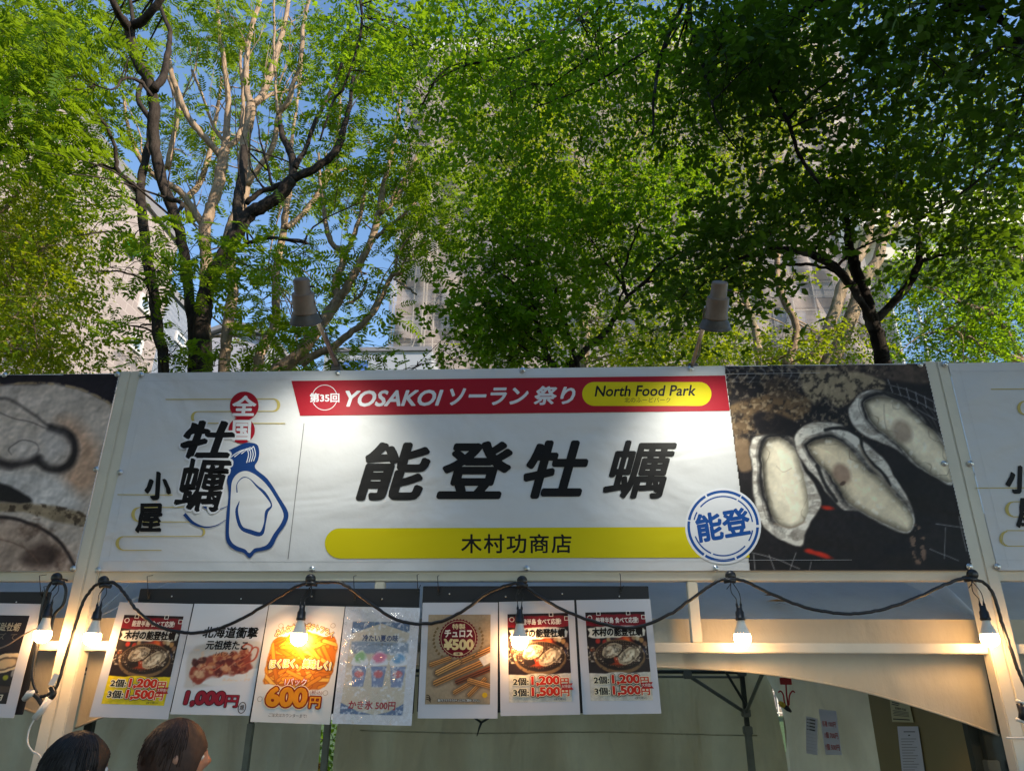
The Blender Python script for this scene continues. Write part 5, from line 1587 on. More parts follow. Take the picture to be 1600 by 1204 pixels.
wall_sheet('price_slip', 'price slip handwritten in red on the sage side curtain, right of the ruled slip', 'paper', [(1279,1107),(1306,1110),(1315,1179),(1290,1178)], 1.70,
  [('t',.1,.25,.9,.38,'各種 1000円',RD),('t',.15,.50,.95,.64,'1個 700円',RD),('t',.1,.76,.95,.90,'1個 500円',RD)])
wall_sheet('taped_notice', 'small yellowish notice taped at the top of the tan panel', 'paper', [(1390,1092),(1421,1100),(1427,1128),(1394,1127)], 1.775,
  [('r',.12,.08,.5,.12,'',BK),('r',.1,.17,.45,.21,'',BK),('t',.25,.28,.8,.40,'営業許可証',BK)]+[('r',.12+.03*(k%2),.46+.07*k,.9,.49+.07*k,'',(110,108,100)) for k in range(4)]+[('r',.1,.84,.9,.89,'',BK)], mat=ink((196,190,150)))
wall_sheet('taped_notice', 'long white notice of small print taped below the yellowish one on the tan panel', 'paper', [(1402,1134),(1434,1134),(1447,1222),(1411,1222)], 1.775,
  [('r',.3,.09,.85,.105,'',BK),('r',.5,.15,.6,.17,'',BK)]+[('r',.14,.22+.05*k,.86-.1*(k%3),.23+.05*k,'',(125,125,125)) for k in range(14)])
# red hook hanger with a tool
hk = empty('hook_hanger', P(1228,1100,5.2), 'red hook hanger high on the sage side curtain', 'hanger')
YH = 5.0
q0, q1 = P(1218,1058,YH), P(1237,1069,YH)
MB().bbox((q0.x,YH-.008,q1.z),(q1.x,YH+.008,q0.z),.002).build('plate', M['red'], hk)
MB().tube([P(1228,1068,YH),P(1229,1085,YH),P(1231,1098,YH),P(1232,1110,YH)], 0.005, 8).build('stem', M['red'], hk, smooth=True)
for s in (-1,1):
    pts = [(1229+s*13,1081),(1229+s*9,1079),(1229+s*5,1085),(1229+s*4,1093),(1230+s*3,1101)]
    MB().tube([tuple(P(a,b,YH-.01)) for a, b in [tuple(x) for x in cr(pts,4)]], 0.0045, 8).build('hook', M['red'], hk, smooth=True)
tl_ = empty('hand_tool', P(1225,1102,YH-.03), 'small yellow and black hand tool stuck in the red hook', 'tool')
a, b = P(1217,1096,YH-.03), P(1226,1103,YH-.03); c = P(1236,1111,YH-.02)
MB().tube([a,(a+b)/2,b], [0.010,0.017,0.013], 12).build('handle', M['yellow'], tl_, smooth=True)
MB().tube([b,(b+c)/2,c], [0.013,0.014,0.007], 12).build('grip', M['black'], tl_, smooth=True)

# dirt and dead leaves on the roof
for i, (px, py, s) in enumerate(((1206,935,1.0),(1217,944,1.5),(1198,934,.7),(1222,950,.9))):
    d_ = P(px, py, CAM.y+1)-CAM; m_r = 0.75/((yb-yf)/2)
    t_r = (ze-m_r*(yf-CAM.y)-CAM.z)/(d_.z-m_r)
    p = CAM+d_*t_r; p.z += 0.004
    L = 0.036*s
    mb = MB(); mb.add([(p.x-L,p.y-.01,p.z+.01),(p.x-L*.2,p.y-L*.3,p.z+.016),(p.x+L*1.3,p.y,p.z+.006),(p.x,p.y+L*.5,p.z+.02)],[(0,1,2,3),(3,2,1,0)] if False else [(0,1,2,3)])
    mb.build('dead_leaf', M['deadleaf'], None, label=['small curled dead leaf lying on the tent roof','largest dead leaf on the white tent roof under the string light cable','tiny dead leaf left of the others on the tent roof','dead leaf nearest the warm valance edge'][i], cat='dead leaf', group='dead leaves on the tent roof')

# counter inside the stall (below the picture)
ct = empty('counter_table', (0.3,3.5,0), 'folding counter table just inside the stall, below the picture edge', 'table')
MB().bbox((-1.2,3.3,0.70),(1.5,3.75,0.73),.005).build('table_top', M['white'], ct)
for (x, y) in ((-1.1,3.34),(1.4,3.34),(-1.1,3.7),(1.4,3.7)):
    MB().bbox((x-.015,y-.015,0),(x+.015,y+.015,0.70),.003).build('leg', M['steel'], ct)

# ================================================================== POSTER BOARDS
YP = 2.965
def board(name, label, x0p, x1p, ytop, ybot, ties, Y=YP, xbl=None):
    a = P(x0p, ytop, Y); b = P(x1p, ytop, Y); c = P((x0p+x1p)/2, ybot, Y)
    root = empty(name, ((a.x+b.x)/2, Y, a.z), label, 'board', 'black menu boards under the banners')
    MB().bbox((a.x, Y, c.z),(b.x, Y+0.008, (a.z+b.z)/2),.002).build('panel', M['board'], root)
    for (tx, t0, t1) in ties:
        q0 = P(tx, t0, Y-.004); q1 = P(tx+1, t1, Y-.006)
        MB().tube([(q0.x,Y+.035,q0.z),(q0.x,Y-.006,q0.z-.01),tuple(q1)], 0.0016, 6).build('cable_tie', M['black'], root, smooth=True)
        MB().tube([tuple(q1),(q1.x+.012,Y-.02,q1.z+.02)], 0.0012, 5).build('tie_tail', M['black'], root)
        MB().bbox((q1.x-.004,Y-.008,q1.z-.004),(q1.x+.004,Y,q1.z+.004),.001).build('tie_lock', M['black'], root)
    for sx in range(4):
        x = a.x+(b.x-a.x)*(0.12+0.25*sx)
        o = link('pin', scrm, M['steel'], root); o.location = (x, Y-.001, a.z-0.03-0.01*(sx%2)); o.scale = (.25,.4,.25)
        o.matrix_parent_inverse = Matrix.Translation(-Vector(root.location))
    return root
board('menu_board', 'black board carrying the first four posters', 219, 656, 919, 1113, [(231,896,934),(553,896,936),(652,894,922)])
board('menu_board', 'black board carrying the churro poster and the two oyster posters beside it', 661, 1013, 915, 1113, [(684,896,926),(969,893,923)])
board('menu_board', 'black board with the dark oyster poster at the left picture edge', -300, 80, 924, 1115, [(63,895,930),(70,912,934)])

# ------------------------------------------------------------------ posters
def poster(label, TL, TR, BL_, lift=0.0, mat='paper', tiltm=0.012, group='menu posters'):
    Y0_ = YP-0.005-lift
    a = P(*TL, Y0_); b = P(*TR, Y0_); c = P(*BL_, Y0_-tiltm)
    ex = b-a; ey = c-a
    root = empty('poster', a, label, 'poster', group)
    nrm = Vector((0,-1,0))
    r_ = random.Random(int(TL[0])); ph = r_.random()*6
    def f(u, v, off):
        p = a+ex*u+ey*v
        p.y -= off + 0.004*math.sin(u*3+ph)*v + 0.003*math.sin(v*5+ph)*u
        return p
    nu, nv = 16, 20
    V = []; Fc = []
    for s in (0,1):
        for j in range(nv+1):
            for i in range(nu+1):
                V.append(tuple(f(i/nu, j/nv, 0 if s == 0 else -0.0012)))
    n1 = (nu+1)*(nv+1)
    for j in range(nv):
        for i in range(nu):
            k = j*(nu+1)+i
            Fc.append((k,k+1,k+nu+2,k+nu+1)); Fc.append((n1+k,n1+k+nu+1,n1+k+nu+2,n1+k+1))
    for i in range(nu):
        Fc.append((i,n1+i,n1+i+1,i+1)); k = nv*(nu+1)+i; Fc.append((k,k+1,n1+k+1,n1+k))
    for j in range(nv):
        k = j*(nu+1); Fc.append((k,k+nu+1,n1+k+nu+1,n1+k)); k += nu; Fc.append((k,n1+k,n1+k+nu+1,k+nu+1))
    MB().add(V, Fc).build('paper', M[mat], root, smooth=False)
    sh = Sheet(root, f, 0.00018)
    sh.layer = 3
    return root, f, sh

def oyster_poster(label, TL, TR, BL_, yellow):
    root, f, sh = poster(label, TL, TR, BL_)
    u0, u1, v0, v1 = .11, .91, .115, .89
    # painting in photo-like units: 100 wide, 140 high
    p_ = Paint(0, 0, 100, 140, 110, 154, (34,20,24), 60)
    p_.mul(0.6+0.8*p_.n(20))
    # lanterns and market lights behind
    for (x, y, c) in ((18,47,(200,50,36)),(29,49,(190,44,34)),(36,45,(210,170,110)),(84,43,(220,200,160)),(90,46,(200,150,90)),(78,42,(190,160,120)),(95,52,(150,110,80)),(8,60,(170,90,50)),(10,68,(120,100,90)),(92,64,(60,60,90))):
        p_.ell(x, y, 3.6, 4.2, c, 0, .6, .85, 2)
    p_.ell(62, 48, 13, 9, (208,56,28), 0, .9, .9, 8); p_.ell(66, 46, 5, 8, (240,120,50), 0, .9, .7, 5)
    p_.ell(46, 50, 12, 8, (96,84,92), 0, 1.2, .5, 6)
    # bowl
    p_.ell(52, 72, 42, 27, (120,92,62), 0, .05, 1); p_.ell(52, 70, 39, 23.5, (36,24,22), 0, .06, 1)
    d = p_.ell(52, 67, 37, 20, (52,34,28), 0, .1, 1)
    g_ = (np.sin(p_.X*1.6)+np.sin(p_.Y*2.0)); p_.blend(np.clip(g_-.6,0,1)*(((p_.X-52)/38)**2+((p_.Y-68)/21)**2 < 1)*.5, (170,140,100))
    for (x, y, r_) in ((38,80,5),(50,83,5),(60,81,4),(46,76,4),(70,74,4)):
        p_.ell(x, y, r_*1.3, r_*.8, (190,60,26), 0, .8, .85, 4)
    p_.ell(34, 78, 9, 5.5, (26,20,22), 0, .3, .9, 4)
    for (cx, cy, rot, s) in ((40,62,-28,1.0),(68,70,-32,1.12)):
        p_.ell(cx, cy, 18*s, 10*s, (190,172,142), rot, .06, 1, 4)
        p_.ell(cx, cy, 15.5*s, 8*s, (112,92,74), rot, .3, .8, 8)
        p_.ell(cx-.5, cy+.3, 13*s, 6.2*s, (206,192,164), rot, .35, 1, 9)
        p_.ell(cx-2, cy+1, 6*s, 2.4*s, (150,124,96), rot, .5, .7, 5)
        p_.ell(cx+4, cy-1, 4*s, 2*s, (232,222,200), rot, .6, .8, 3)
    tt = p_.n(5,4); p_.blend(np.clip((tt-.52)*7,0,1)*((p_.Y > 52) & (p_.Y < 92))*.55, (40,30,26)); tt = p_.n(4,3); p_.blend(np.clip((tt-.6)*8,0,1)*((p_.Y > 54) & (p_.Y < 80))*.6, (236,222,196))
    # red ribbon at the top
    p_.fill([(0,6),(50,4),(100,6),(100,21),(50,23),(0,21)], (122,22,36), 1.5, 1, 2)
    p_.fill([(2,26),(20,23),(60,22),(92,24),(98,30),(95,40),(60,41),(20,43),(3,40),(6,33)], (226,220,208), 1.4, 1, 4, smooth=False)
    if yellow: p_.fill([(-2,97),(25,98),(50,96),(75,98),(102,96),(102,142),(-2,142)], (232,206,24), 1.2, 1, 3, smooth=False)
    else:
        p_.fill([(-2,97),(25,98),(50,96),(75,98),(102,96),(102,142),(-2,142)], (206,200,188), 1.2, 1, 3, smooth=False)
        for (x, y) in ((8,128),(22,134),(40,130),(85,132),(96,124),(60,136)):
            for r_ in (3,5.5,8):
                dd = np.abs(np.sqrt((p_.X-x)**2+(p_.Y-y)**2)-r_); p_.blend(np.clip(1-dd/.6,0,1)*.45*(p_.Y > 100), (150,142,130))
    p_.mul(0.9+0.2*p_.n(4,3))
    g2 = lambda a, b, off: f(u0+(u1-u0)*a/100, v0+(v1-v0)*b/140, off)
    p_.object(g2, 0.0004, 'poster_print', M['poster_paint'], root)
    T_ = Sheet(root, g2, 0.00018); T_.layer = 5
    T_.text('能登半島 食べて応援!', 17, 8.5, 88, 18.5, (232,222,214), 0.03)
    T_.ring(7, 9, 3.6, 1.2, (230,222,214)); 
    for (x, y) in ((22,2),(72,2),(97,9)):
        T_.strip([(x-3,y-3),(x+3,y-3),(x+3,y+3),(x-3,y+3)], 1.3, (232,226,218), 'maple_crest', smooth=False, closed=True)
    T_.text('木村の能登牡蠣', 9, 25, 94, 39.5, (24,20,22), 0.045, 0.08)
    for (yy, h_, n_, pr) in ((103,12,'2個:','1,200'),(120,12,'3個:','1,500')):
        T_.text(n_, 7, yy-1, 32, yy+h_-1, (26,22,22), 0.03, 0, outline=1.3, orgb=(236,226,196))
        T_.text(pr, 36, yy-3, 82, yy+h_+1, (206,44,24), 0.05, 0, outline=[(2.0,(38,26,24)),(1.0,(240,226,196))])
        T_.text('円', 82, yy+1, 96, yy+h_, (206,60,30), 0.03, 0, outline=1.0, orgb=(240,226,196))
    T_.poly([(82,113),(102,112),(99,117),(103,122),(84,122)], (170,26,30), 'ribbon')
    T_.text('大特価!', 84, 114, 99, 119.5, (240,230,220), 0.01)
    T_.text('(全て税込)', 72, 134, 90, 138.5, (60,56,54), 0.0)
    return root

oyster_poster('oyster poster with bright yellow price panel, leftmost under the central banner', (187,940),(302,943),(140,1119), True)
oyster_poster('oyster poster with pale price panel partly hidden by a lit bulb', (779.7,939.8),(897,937),(782,1118), False)
oyster_poster('oyster poster with pale price panel at the right end of the menu board', (900.5,937),(1015.7,935),(911,1115.5), False)

# --- grilled octopus poster
root, f, sh = poster('grilled octopus poster, white with dark red 1,000 yen price', (304,942.5),(420,944),(266.5,1115))
g2 = lambda a, b, off: f(a/100, b/150, off)
p_ = Paint(0, 0, 100, 150, 110, 165, (214,214,220), 70)
p_.fill([(14,60),(96,52),(98,96),(20,116),(10,104)], (196,190,184), 4, .9)
p_.fill([(30,104),(100,88),(100,98),(52,112)], (222,220,220), 2, .9)
p_.fill([(14,98),(20,84),(34,72),(60,70),(84,68),(92,80),(88,94),(60,100),(40,102),(22,110)], (140,58,44), 3, .95, 12)
r_ = random.Random(5)
for k in range(60):
    x = 18+66*r_.random(); y = 70+26*r_.random()-(x-50)*0.10+ (6 if x < 35 else 0)
    c = r_.choice([(120,44,36),(150,62,44),(96,30,30),(186,110,72),(70,26,26),(205,140,96)])
    p_.ell(x, y, r_.uniform(3,7), r_.uniform(2,5), c, r_.uniform(0,180), .5, .9, 5)
p_.ell(24, 100, 11, 8, (140,58,44), 20, .3, .95, 6); p_.ell(26, 97, 8, 5, (214,170,130), 20, .5, .8, 5)
for pts in ([(70,80),(84,72),(88,60),(80,56),(74,62)],[(80,84),(94,76),(97,64),(92,60),(88,64)],[(24,92),(34,86),(44,92),(54,84)]):
    p_.line(pts, 2.2, (150,50,38), 1.2, .95, 3); p_.line([(a+.6,b+.4) for a, b in pts], .7, (220,140,100), 1, .7, 3)
t = p_.n(7,4); p_.blend(np.clip((t-.56)*8,0,1)*((p_.Y > 64) & (p_.Y < 106) & (p_.X > 12) & (p_.X < 92))*.5, (230,190,150))
p_.object(g2, 0.0004, 'poster_print', M['poster_paint'], root)
T_ = Sheet(root, g2, 0.00018); T_.layer = 5
T_.text('北海道衝撃', 20, 32, 93, 48, BLK, 0.03, 0.1); T_.text('元祖焼たこ', 27, 51, 82, 64, BLK, 0.03, 0.05); T_.text('1パック', 42, 66, 66, 72.5, BLK, 0.01, 0.1)
T_.text('1,000', 14, 119, 66, 140, (150,34,52), 0.055, 0.04, outline=1.1, orgb=(70,20,34)); T_.text('円', 66, 124, 83, 140, (150,34,52), 0.03, 0, outline=0.7, orgb=(70,20,34))
T_.ring(89, 140, 4.6, 1, (60,50,50), ry=7); T_.text('焼', 86.4, 136, 91.6, 143, (50,44,44), 0.02)

# --- fries poster
root, f, sh = poster('french fries poster with orange 600 yen price, behind the third bulb', (421,944),(538.5,947),(390.5,1127), mat='lam', tiltm=0.02)
g2 = lambda a, b, off: f(a/100, b/150, off)
p_ = Paint(0, 0, 100, 150, 120, 180, (222,218,214), 80)
fr = p_.sdf([(14,47),(30,44),(38,36),(60,34),(76,42),(94,46),(93,96),(60,110),(20,104),(8,98)], True, 6)
m_ = np.clip(.5-fr/2,0,1)
p_.blend(m_, (196,108,24))
r_ = random.Random(9)
for k in range(70):
    x = r_.uniform(8,96); y = r_.uniform(38,104); a = r_.choice([-40,-25,-10,10,25,50,80])*1.0+r_.uniform(-10,10)
    L = r_.uniform(10,18); dx, dy = L*math.cos(R(a)), L*math.sin(R(a))
    c = r_.choice([(236,164,52),(226,140,36),(244,184,76),(208,116,26)])
    d1 = p_.sdf([(x-dx,y-dy),(x+dx,y+dy)], False, 1, closed=False)
    p_.blend(np.clip(.5-(d1-3.0)/.9,0,1)*m_*.9, (150,72,14)); p_.blend(np.clip(.5-(d1-2.2)/.9,0,1)*m_, c)
p_.object(g2, 0.0004, 'poster_print', M['poster_paint'], root)
T_ = Sheet(root, g2, 0.00018); T_.layer = 5
def arc(a, b): return (a, b+ (a-52)**2*0.0075-6)
BR = (110,54,20)
T_.text('みんな大好きポテトフライ', 14, 29, 90, 39, (250,232,180), 0.02, warp=arc, outline=0.8, orgb=BR)
T_.text('ほくほく、美味しく!', 13, 71, 92, 83, (250,214,90), 0.02, warp=lambda a, b: (a, b-0.6*math.sin((a-13)/79*3.14)*3+1), outline=[(1.5,BR),(0.8,(255,246,220))])
T_.text('1パック', 36, 95, 64, 104, (255,240,228), 0.02, 0, outline=0.9, orgb=(190,50,24))
T_.text('600', 15, 106, 68, 131, (232,146,30), 0.05, 0, outline=[(2.8,(250,226,190)),(1.8,(140,34,16))]); T_.text('円', 71, 117, 85, 131, (236,150,40), 0.03, 0, outline=[(1.6,(140,34,16))])
T_.text('(税込)', 70, 109, 86, 115, (140,60,30), 0.01); T_.text('ご注文はカウンターまで!', 22, 138.5, 70, 143, (80,70,66), 0.0)
for (x, y) in ((20,28),(88,26),(8,122),(90,112)): T_.ring(x, y, 3, .5, (150,130,110))

# --- shaved ice poster (glossy, peeling laminate)
root, f, sh = poster('glare covered shaved ice poster in crinkled film, fourth from the left', (540,947),(656.5,949),(518.6,1130), mat='lam', tiltm=0.03)
g2 = lambda a, b, off: f(a/100, b/150, off)
p_ = Paint(0, 0, 100, 150, 120, 180, (206,206,212), 90)
p_.fill([(12,20),(88,20),(88,138),(8,138)], (196,180,152), 1, 1, smooth=False)
p_.fill([(12,20),(88,20),(88,34),(50,22),(12,36)], (40,72,120), 1, 1, smooth=False)
p_.fill([(12,46),(88,46),(88,62),(12,62)], (80,110,150), 3, .8, 4, smooth=False)
for (x, c) in ((27,(90,160,70)),(52,(216,60,110)),(77,(40,120,186))):
    p_.fill([(x-11,76),(x-7,64),(x,58),(x+7,64),(x+11,76)], (228,232,240), 1.5, 1, 3); p_.ell(x, 67, 8, 6.5, c, 0, .6, .85, 6)
    p_.fill([(x-10,78),(x+10,78),(x+7,104),(x-7,104)], (90,110,160) , 1.2, 1, 1, smooth=False); p_.ell(x, 88, 6, 5, (204,60,60), 0, .4, .9, 3)
p_.fill([(8,124),(30,134),(50,138),(8,138)], (34,66,120), 1, 1, smooth=False); p_.fill([(88,124),(70,134),(54,138),(88,138)], (34,66,120), 1, 1, smooth=False)
t = p_.n(11,5); t2 = p_.n(4,3); p_.blend(np.clip((t2-.50)*7,0,1)*.75*np.clip((t-.36)*5,0,1), (226,230,240)); p_.C = p_.C*.72+np.array([214,218,230])*.28  # pale blotches and veil paint the film's glare into the print
p_.object(g2, 0.0004, 'poster_print', M['poster_paint'], root)
T_ = Sheet(root, g2, 0.00018); T_.layer = 5
T_.text('冷たい夏の味', 27, 37, 74, 46, (36,58,110), 0.03); T_.text('フレーバー選べます!', 32, 48, 68, 52, (96,84,70), 0.01)
T_.text('かき氷 500円', 18, 121, 78, 132, (170,50,64), 0.03)
# crumpled clear film over it: real folds that catch the light
cf, cnt_, cbs = newmat('clear_film')
gl = cnt_.nodes.new('ShaderNodeBsdfGlossy'); gl.inputs['Roughness'].default_value = 0.2; gl.inputs['Color'].default_value = (1,1,1,1)
trn = cnt_.nodes.new('ShaderNodeBsdfTransparent'); mxs = cnt_.nodes.new('ShaderNodeMixShader')
fres = cnt_.nodes.new('ShaderNodeFresnel'); fres.inputs[0].default_value = 1.6
nzf = noise_node(cnt_, 30, 5, .7); bmpf = cnt_.nodes.new('ShaderNodeBump'); bmpf.inputs['Distance'].default_value = .02; bmpf.inputs['Strength'].default_value = .45
cnt_.links.new(nzf.outputs['Fac'], bmpf.inputs['Height']); cnt_.links.new(bmpf.outputs[0], gl.inputs['Normal']); cnt_.links.new(bmpf.outputs[0], fres.inputs['Normal'])
cnt_.links.new(fres.outputs[0], mxs.inputs[0]); cnt_.links.new(trn.outputs[0], mxs.inputs[1]); cnt_.links.new(gl.outputs[0], mxs.inputs[2])
cnt_.links.new(mxs.outputs[0], cnt_.nodes['Material Output'].inputs[0])
fn = fbm(60, 44, 10, 5, 4)
def film(f, root, lift, amp, v0=0.03, v1=.99):
    return grid_mesh(lambda u, v: f(.02+.96*u, v0+(v1-v0)*v, lift+amp*fn[min(59,int(v*59)), min(43,int(u*43))]), 43, 59).build('clear_film', cf, root, smooth=True)
film(f, root, 0.004, 0.016)

# --- churro poster
root, f, sh = poster('churro poster with dark red round seal and 500 yen price', (660.5,941),(778,940.6),(652.5,1121.5))
u0, u1, v0, v1 = .085, .905, .11, .885
g2 = lambda a, b, off: f(u0+(u1-u0)*a/100, v0+(v1-v0)*b/140, off)
p_ = Paint(0, 0, 100, 140, 120, 168, (158,138,112), 100)
p_.mul(0.86+0.28*p_.n(30, 5, 5.0)*(0.8+.4*p_.n(6,3,4.0)))
def churro(x0_, y0_, x1_, y1_, w, c=(206,142,76)):
    d = p_.sdf([(x0_,y0_),(x1_,y1_)], False, 1, closed=False)
    p_.blend(np.clip(.5-(d-w-2.2)/5,0,1)*.55, (70,50,36))
    L = math.hypot(x1_-x0_, y1_-y0_); nx, ny = -(y1_-y0_)/L, (x1_-x0_)/L
    q = (p_.X-x0_)*nx+(p_.Y-y0_)*ny
    m_ = np.clip(.5-(d-w)/.7,0,1)
    sh_ = 0.72+0.34*np.cos(q/w*8.0)*1.0-0.16*(q/w)
    p_.C = p_.C*(1-m_[...,None])+(np.array(c)*np.clip(sh_,.4,1.15)[...,None])*m_[...,None]
churro(8,80,36,70,3.6); churro(18,92,104,54,4.2); churro(18,92,50,76,4.2,(222,164,92)); churro(16,108,88,76,4.6); churro(50,106,104,84,4.4,(130,66,34)); churro(46,122,74,106,3.4); churro(68,126,92,102,3.2); churro(68,104,104,114,3.6,(214,150,82))
p_.fill([(82,70),(104,58),(104,74),(90,82)], (214,206,198), .8, 1, smooth=False)
p_.mul(0.93+0.14*p_.n(3,2))
p_.object(g2, 0.0004, 'poster_print', M['poster_paint'], root)
T_ = Sheet(root, g2, 0.00018); T_.layer = 5
star = []
for k in range(72): r_ = 31.5 if k % 2 else 29.3; star.append((49+r_*math.cos(k*math.pi/36), 38+r_*1.0*math.sin(k*math.pi/36)))
T_.poly(star, (112,14,34), 'seal'); T_.ring(49, 38, 27.6, .8, (210,190,150))
for s in (-1,1):
    for k in range(9):
        a = R(200-s*0+ (k*14)) if s < 0 else R(-20-(k*14)+0)
        aa = R(150+k*10) if s < 0 else R(30-k*10)
        x, y = 49+39*math.cos(aa), 38-39*math.sin(aa)*0.9+2
        T_.poly([(x-2.6,y+1.2),(x,y-2.6),(x+2.4,y-1),(x+.4,y+2.6)], (120,98,66), 'laurel_leaf')
T_.text('特製', 39, 15, 60, 24, (222,200,156), 0.03); T_.text('チュロス', 27, 24.5, 72, 37, (236,228,216), 0.04); T_.text('¥500', 26, 39, 74, 57, (226,204,150), 0.05)
T_.pill(42, 60.5, 57, 65.5, (216,196,150)); T_.text('1本', 46, 61.2, 53, 64.8, (60,30,30), 0.03)
T_.text('揚げたてサクサクのチュロスをご賞味ください。', 20, 132, 84, 136, (240,236,228), 0.02, 0, outline=.6, orgb=(40,34,30))
T_.disc(92, 126, 4, (220,176,40)); 
for k in range(3): T_.strip([(2,126+k*3),(6,127+k*3),(9,133+k*2)], 1.2, (60,46,36))

# --- dark poster on the left
root, f, sh = poster('dark oyster poster with grey brush lettering, cut by the left picture edge', (-46,941),(67,943),(-98,1118))
u0, u1, v0, v1 = .08, .86, .11, .885
g2 = lambda a, b, off: f(u0+(u1-u0)*a/100, v0+(v1-v0)*b/140, off)
p_ = Paint(0, 0, 100, 140, 90, 126, (34,28,34), 110)
p_.mul(0.7+0.6*p_.n(25))
p_.ell(78, 78, 34, 15, (206,186,150), -16, .06, 1, 4); p_.ell(78, 79, 27, 10.5, (80,66,56), -16, .1, .9, 4); p_.ell(78, 79, 22, 7.5, (196,170,130), -16, .25, 1, 5)
p_.ell(88, 100, 5, 4, (150,160,40), 0, .5, .9, 3); p_.ell(98, 92, 3, 6, (190,186,180), 0, .6, .7, 3); p_.ell(84, 118, 30, 5, (84,70,60), 0, .3, .7, 2)
p_.object(g2, 0.0004, 'poster_print', M['poster_paint'], root)
T_ = Sheet(root, g2, 0.00018); T_.layer = 5
T_.text('風趾牡蛎', 42, 12, 90, 26, (176,166,142), 0.02, 0.12); T_.text('サイズ  て', 30, 29, 88, 40, (110,102,92), 0.01, 0.12)
T_.text('1,000円', 40, 126, 92, 136, (206,196,176), 0.03, 0.1)

# ================================================================== STRING LIGHTS
YS = 2.93
hooks = [(92,903),(165,908),(487,905),(816,908),(1140,900),(1516,898)]
def cablepts(lst, Y=YS):
    out = []
    for q in lst:
        p = P(q[0], q[1], q[2] if len(q) > 2 else Y); out.append(tuple(p))
    return [Vector(tuple(x)) for x in cr(out, 7)]
def wobbly(pts, s=0.0015): 
    r_ = random.Random(2)
    return [p+Vector((r_.uniform(-s,s),r_.uniform(-s,s),r_.uniform(-s,s))) for p in pts]
sl_ = empty('light_cable', P(165,905,YS), 'black rubber cable of the string lights looping from hook to hook', 'cable')
runs = [[(62,1088),(76,1084),(90,1068),(101,1030),(116,982),(128,945),(143,920),(155,911),(165,909),(180,911),(196,928),(214,953),(240,974),(270,985),(303,988),(340,982),(380,965),(430,935),(465,915),(487,910),
          (510,909),(533,911),(556,925),(590,950),(620,968),(655,974),(690,970),(725,953),(760,927),(795,913),(816,912),(835,926),(875,950),(920,968),(965,979),(1000,978),(1045,960),(1090,928),(1120,908),(1140,904),
          (1165,908),(1200,925),(1245,944),(1290,955),(1335,958),(1380,951),(1430,934),(1475,913),(1503,904),(1520,904),(1540,912),(1553,930),(1562,960),(1573,995),(1585,1030),(1598,1062),(1615,1100)]]
for rr_ in runs:
    MB().tube(wobbly(cablepts(rr_)), 0.0062, 10).build('cable', M['black'], sl_, smooth=True)
sl2 = empty('light_cable', P(92,903,YS), 'second black cable looping from the leftmost hook down to the plug', 'cable')
MB().tube(cablepts([(77,995),(85,960),(98,945),(103,925),(100,912),(92,908),(80,910),(70,930),(63,965),(57,1010),(51,1045),(52,1065),(58,1082)]), 0.0055, 10).build('cable', M['black'], sl2, smooth=True)
sl3 = empty('light_cable', P(20,1000,YS), 'thin brown cable running out of the left picture edge from the first bulb', 'cable')
MB().tube(cablepts([(-20,1018),(10,1008),(35,992),(60,980)], YS-.01), 0.0028, 8).build('cable', M['lampmetal'], sl3, smooth=True)
# hooks
hk_lab = ['black insulator hook left of the left hand post','black insulator hook just right of the left hand post','black insulator hook above the fries poster','black insulator hook above the pale oyster poster with the bulb','black insulator hook under the round blue stamp','black insulator hook at the lower right corner of the central banner']
for i, (x, y) in enumerate(hooks):
    p = P(x, y, YS+.03)
    h = empty('cable_hook', p, hk_lab[i], 'hook', 'insulator hooks along the rail')
    MB().lathe(p+Vector((0,.055,0)),(0,-1,0),[(0,.004),(.05,.004),(.055,.013),(.062,.019),(.072,.021),(.080,.018),(.085,.008),(.085,0)],18).build('knob', M['black'], h, smooth=True)
    q = P(x, y+6, YS)
    MB().tube([q+Vector((-.022,0,-.004)), q, q+Vector((.022,0,-.004))], [.0085,.0095,.0085], 10).build('cable_clip', M['black'], h, smooth=True)
    MB().tube([p+Vector((0,-.02,-.005)), q+Vector((.008,-.008,.0)), q+Vector((-.004,-.008,-.02)), q+Vector((-.016,-.004,-.034))], .0016, 5).build('tie_tail', M['black'], h)
# bulbs
bulbs = [(73,958,1000,92,908,'leftmost glowing bulb, hanging in the cable loop left of the cream posts'),
         (150,962,997,166,912,'glowing bulb just right of the left hand posts beside the yellow priced oyster poster'),
         (470,962,1000,487,914,'glowing bulb hanging in front of the french fries poster'),
         (812,967,1002,812,915,'glowing bulb in front of the pale oyster poster, fourth from the left'),
         (1157,962,996,1142,906,'glowing bulb below the round stamp, in front of the empty transom'),
         (1540,962,1001,1518,906,'glowing bulb next to the right hand post, rightmost of the six')]
bm_n = MB(); bm_n.lathe((0,0,0),(0,0,-1),[(0,.0135),(.006,.0145),(.020,.0175),(.040,.0255),(.050,.0290)],28); me_neck = bm_n.mesh('neck')
bm_g = MB(); bm_g.lathe((0,0,0),(0,0,-1),[(.0502,.0290),(.054,.0302),(.064,.0312),(.074,.0300),(.084,.0250),(.091,.0165),(.095,.0070),(.096,0)],28); me_globe = bm_g.mesh('globe')
bm_s = MB(); bm_s.lathe((0,0,0),(0,0,1),[(-.002,.0155),(0,.0180),(.008,.0180),(.009,.0165),(.028,.0160),(.034,.0125),(.037,.0115),(.050,.0105),(.052,.004),(.052,0)],20); me_sock = bm_s.mesh('socket')
for k in range(2):
    bm_s2 = None
bm_p = MB()
for s in (-1,1): bm_p.lathe((s*.0075,0,.048),(0,0,1),[(0,.0045),(.010,.0045),(.012,.003),(.020,.002),(.020,0)],10)
me_prong = bm_p.mesh('wire_gland')
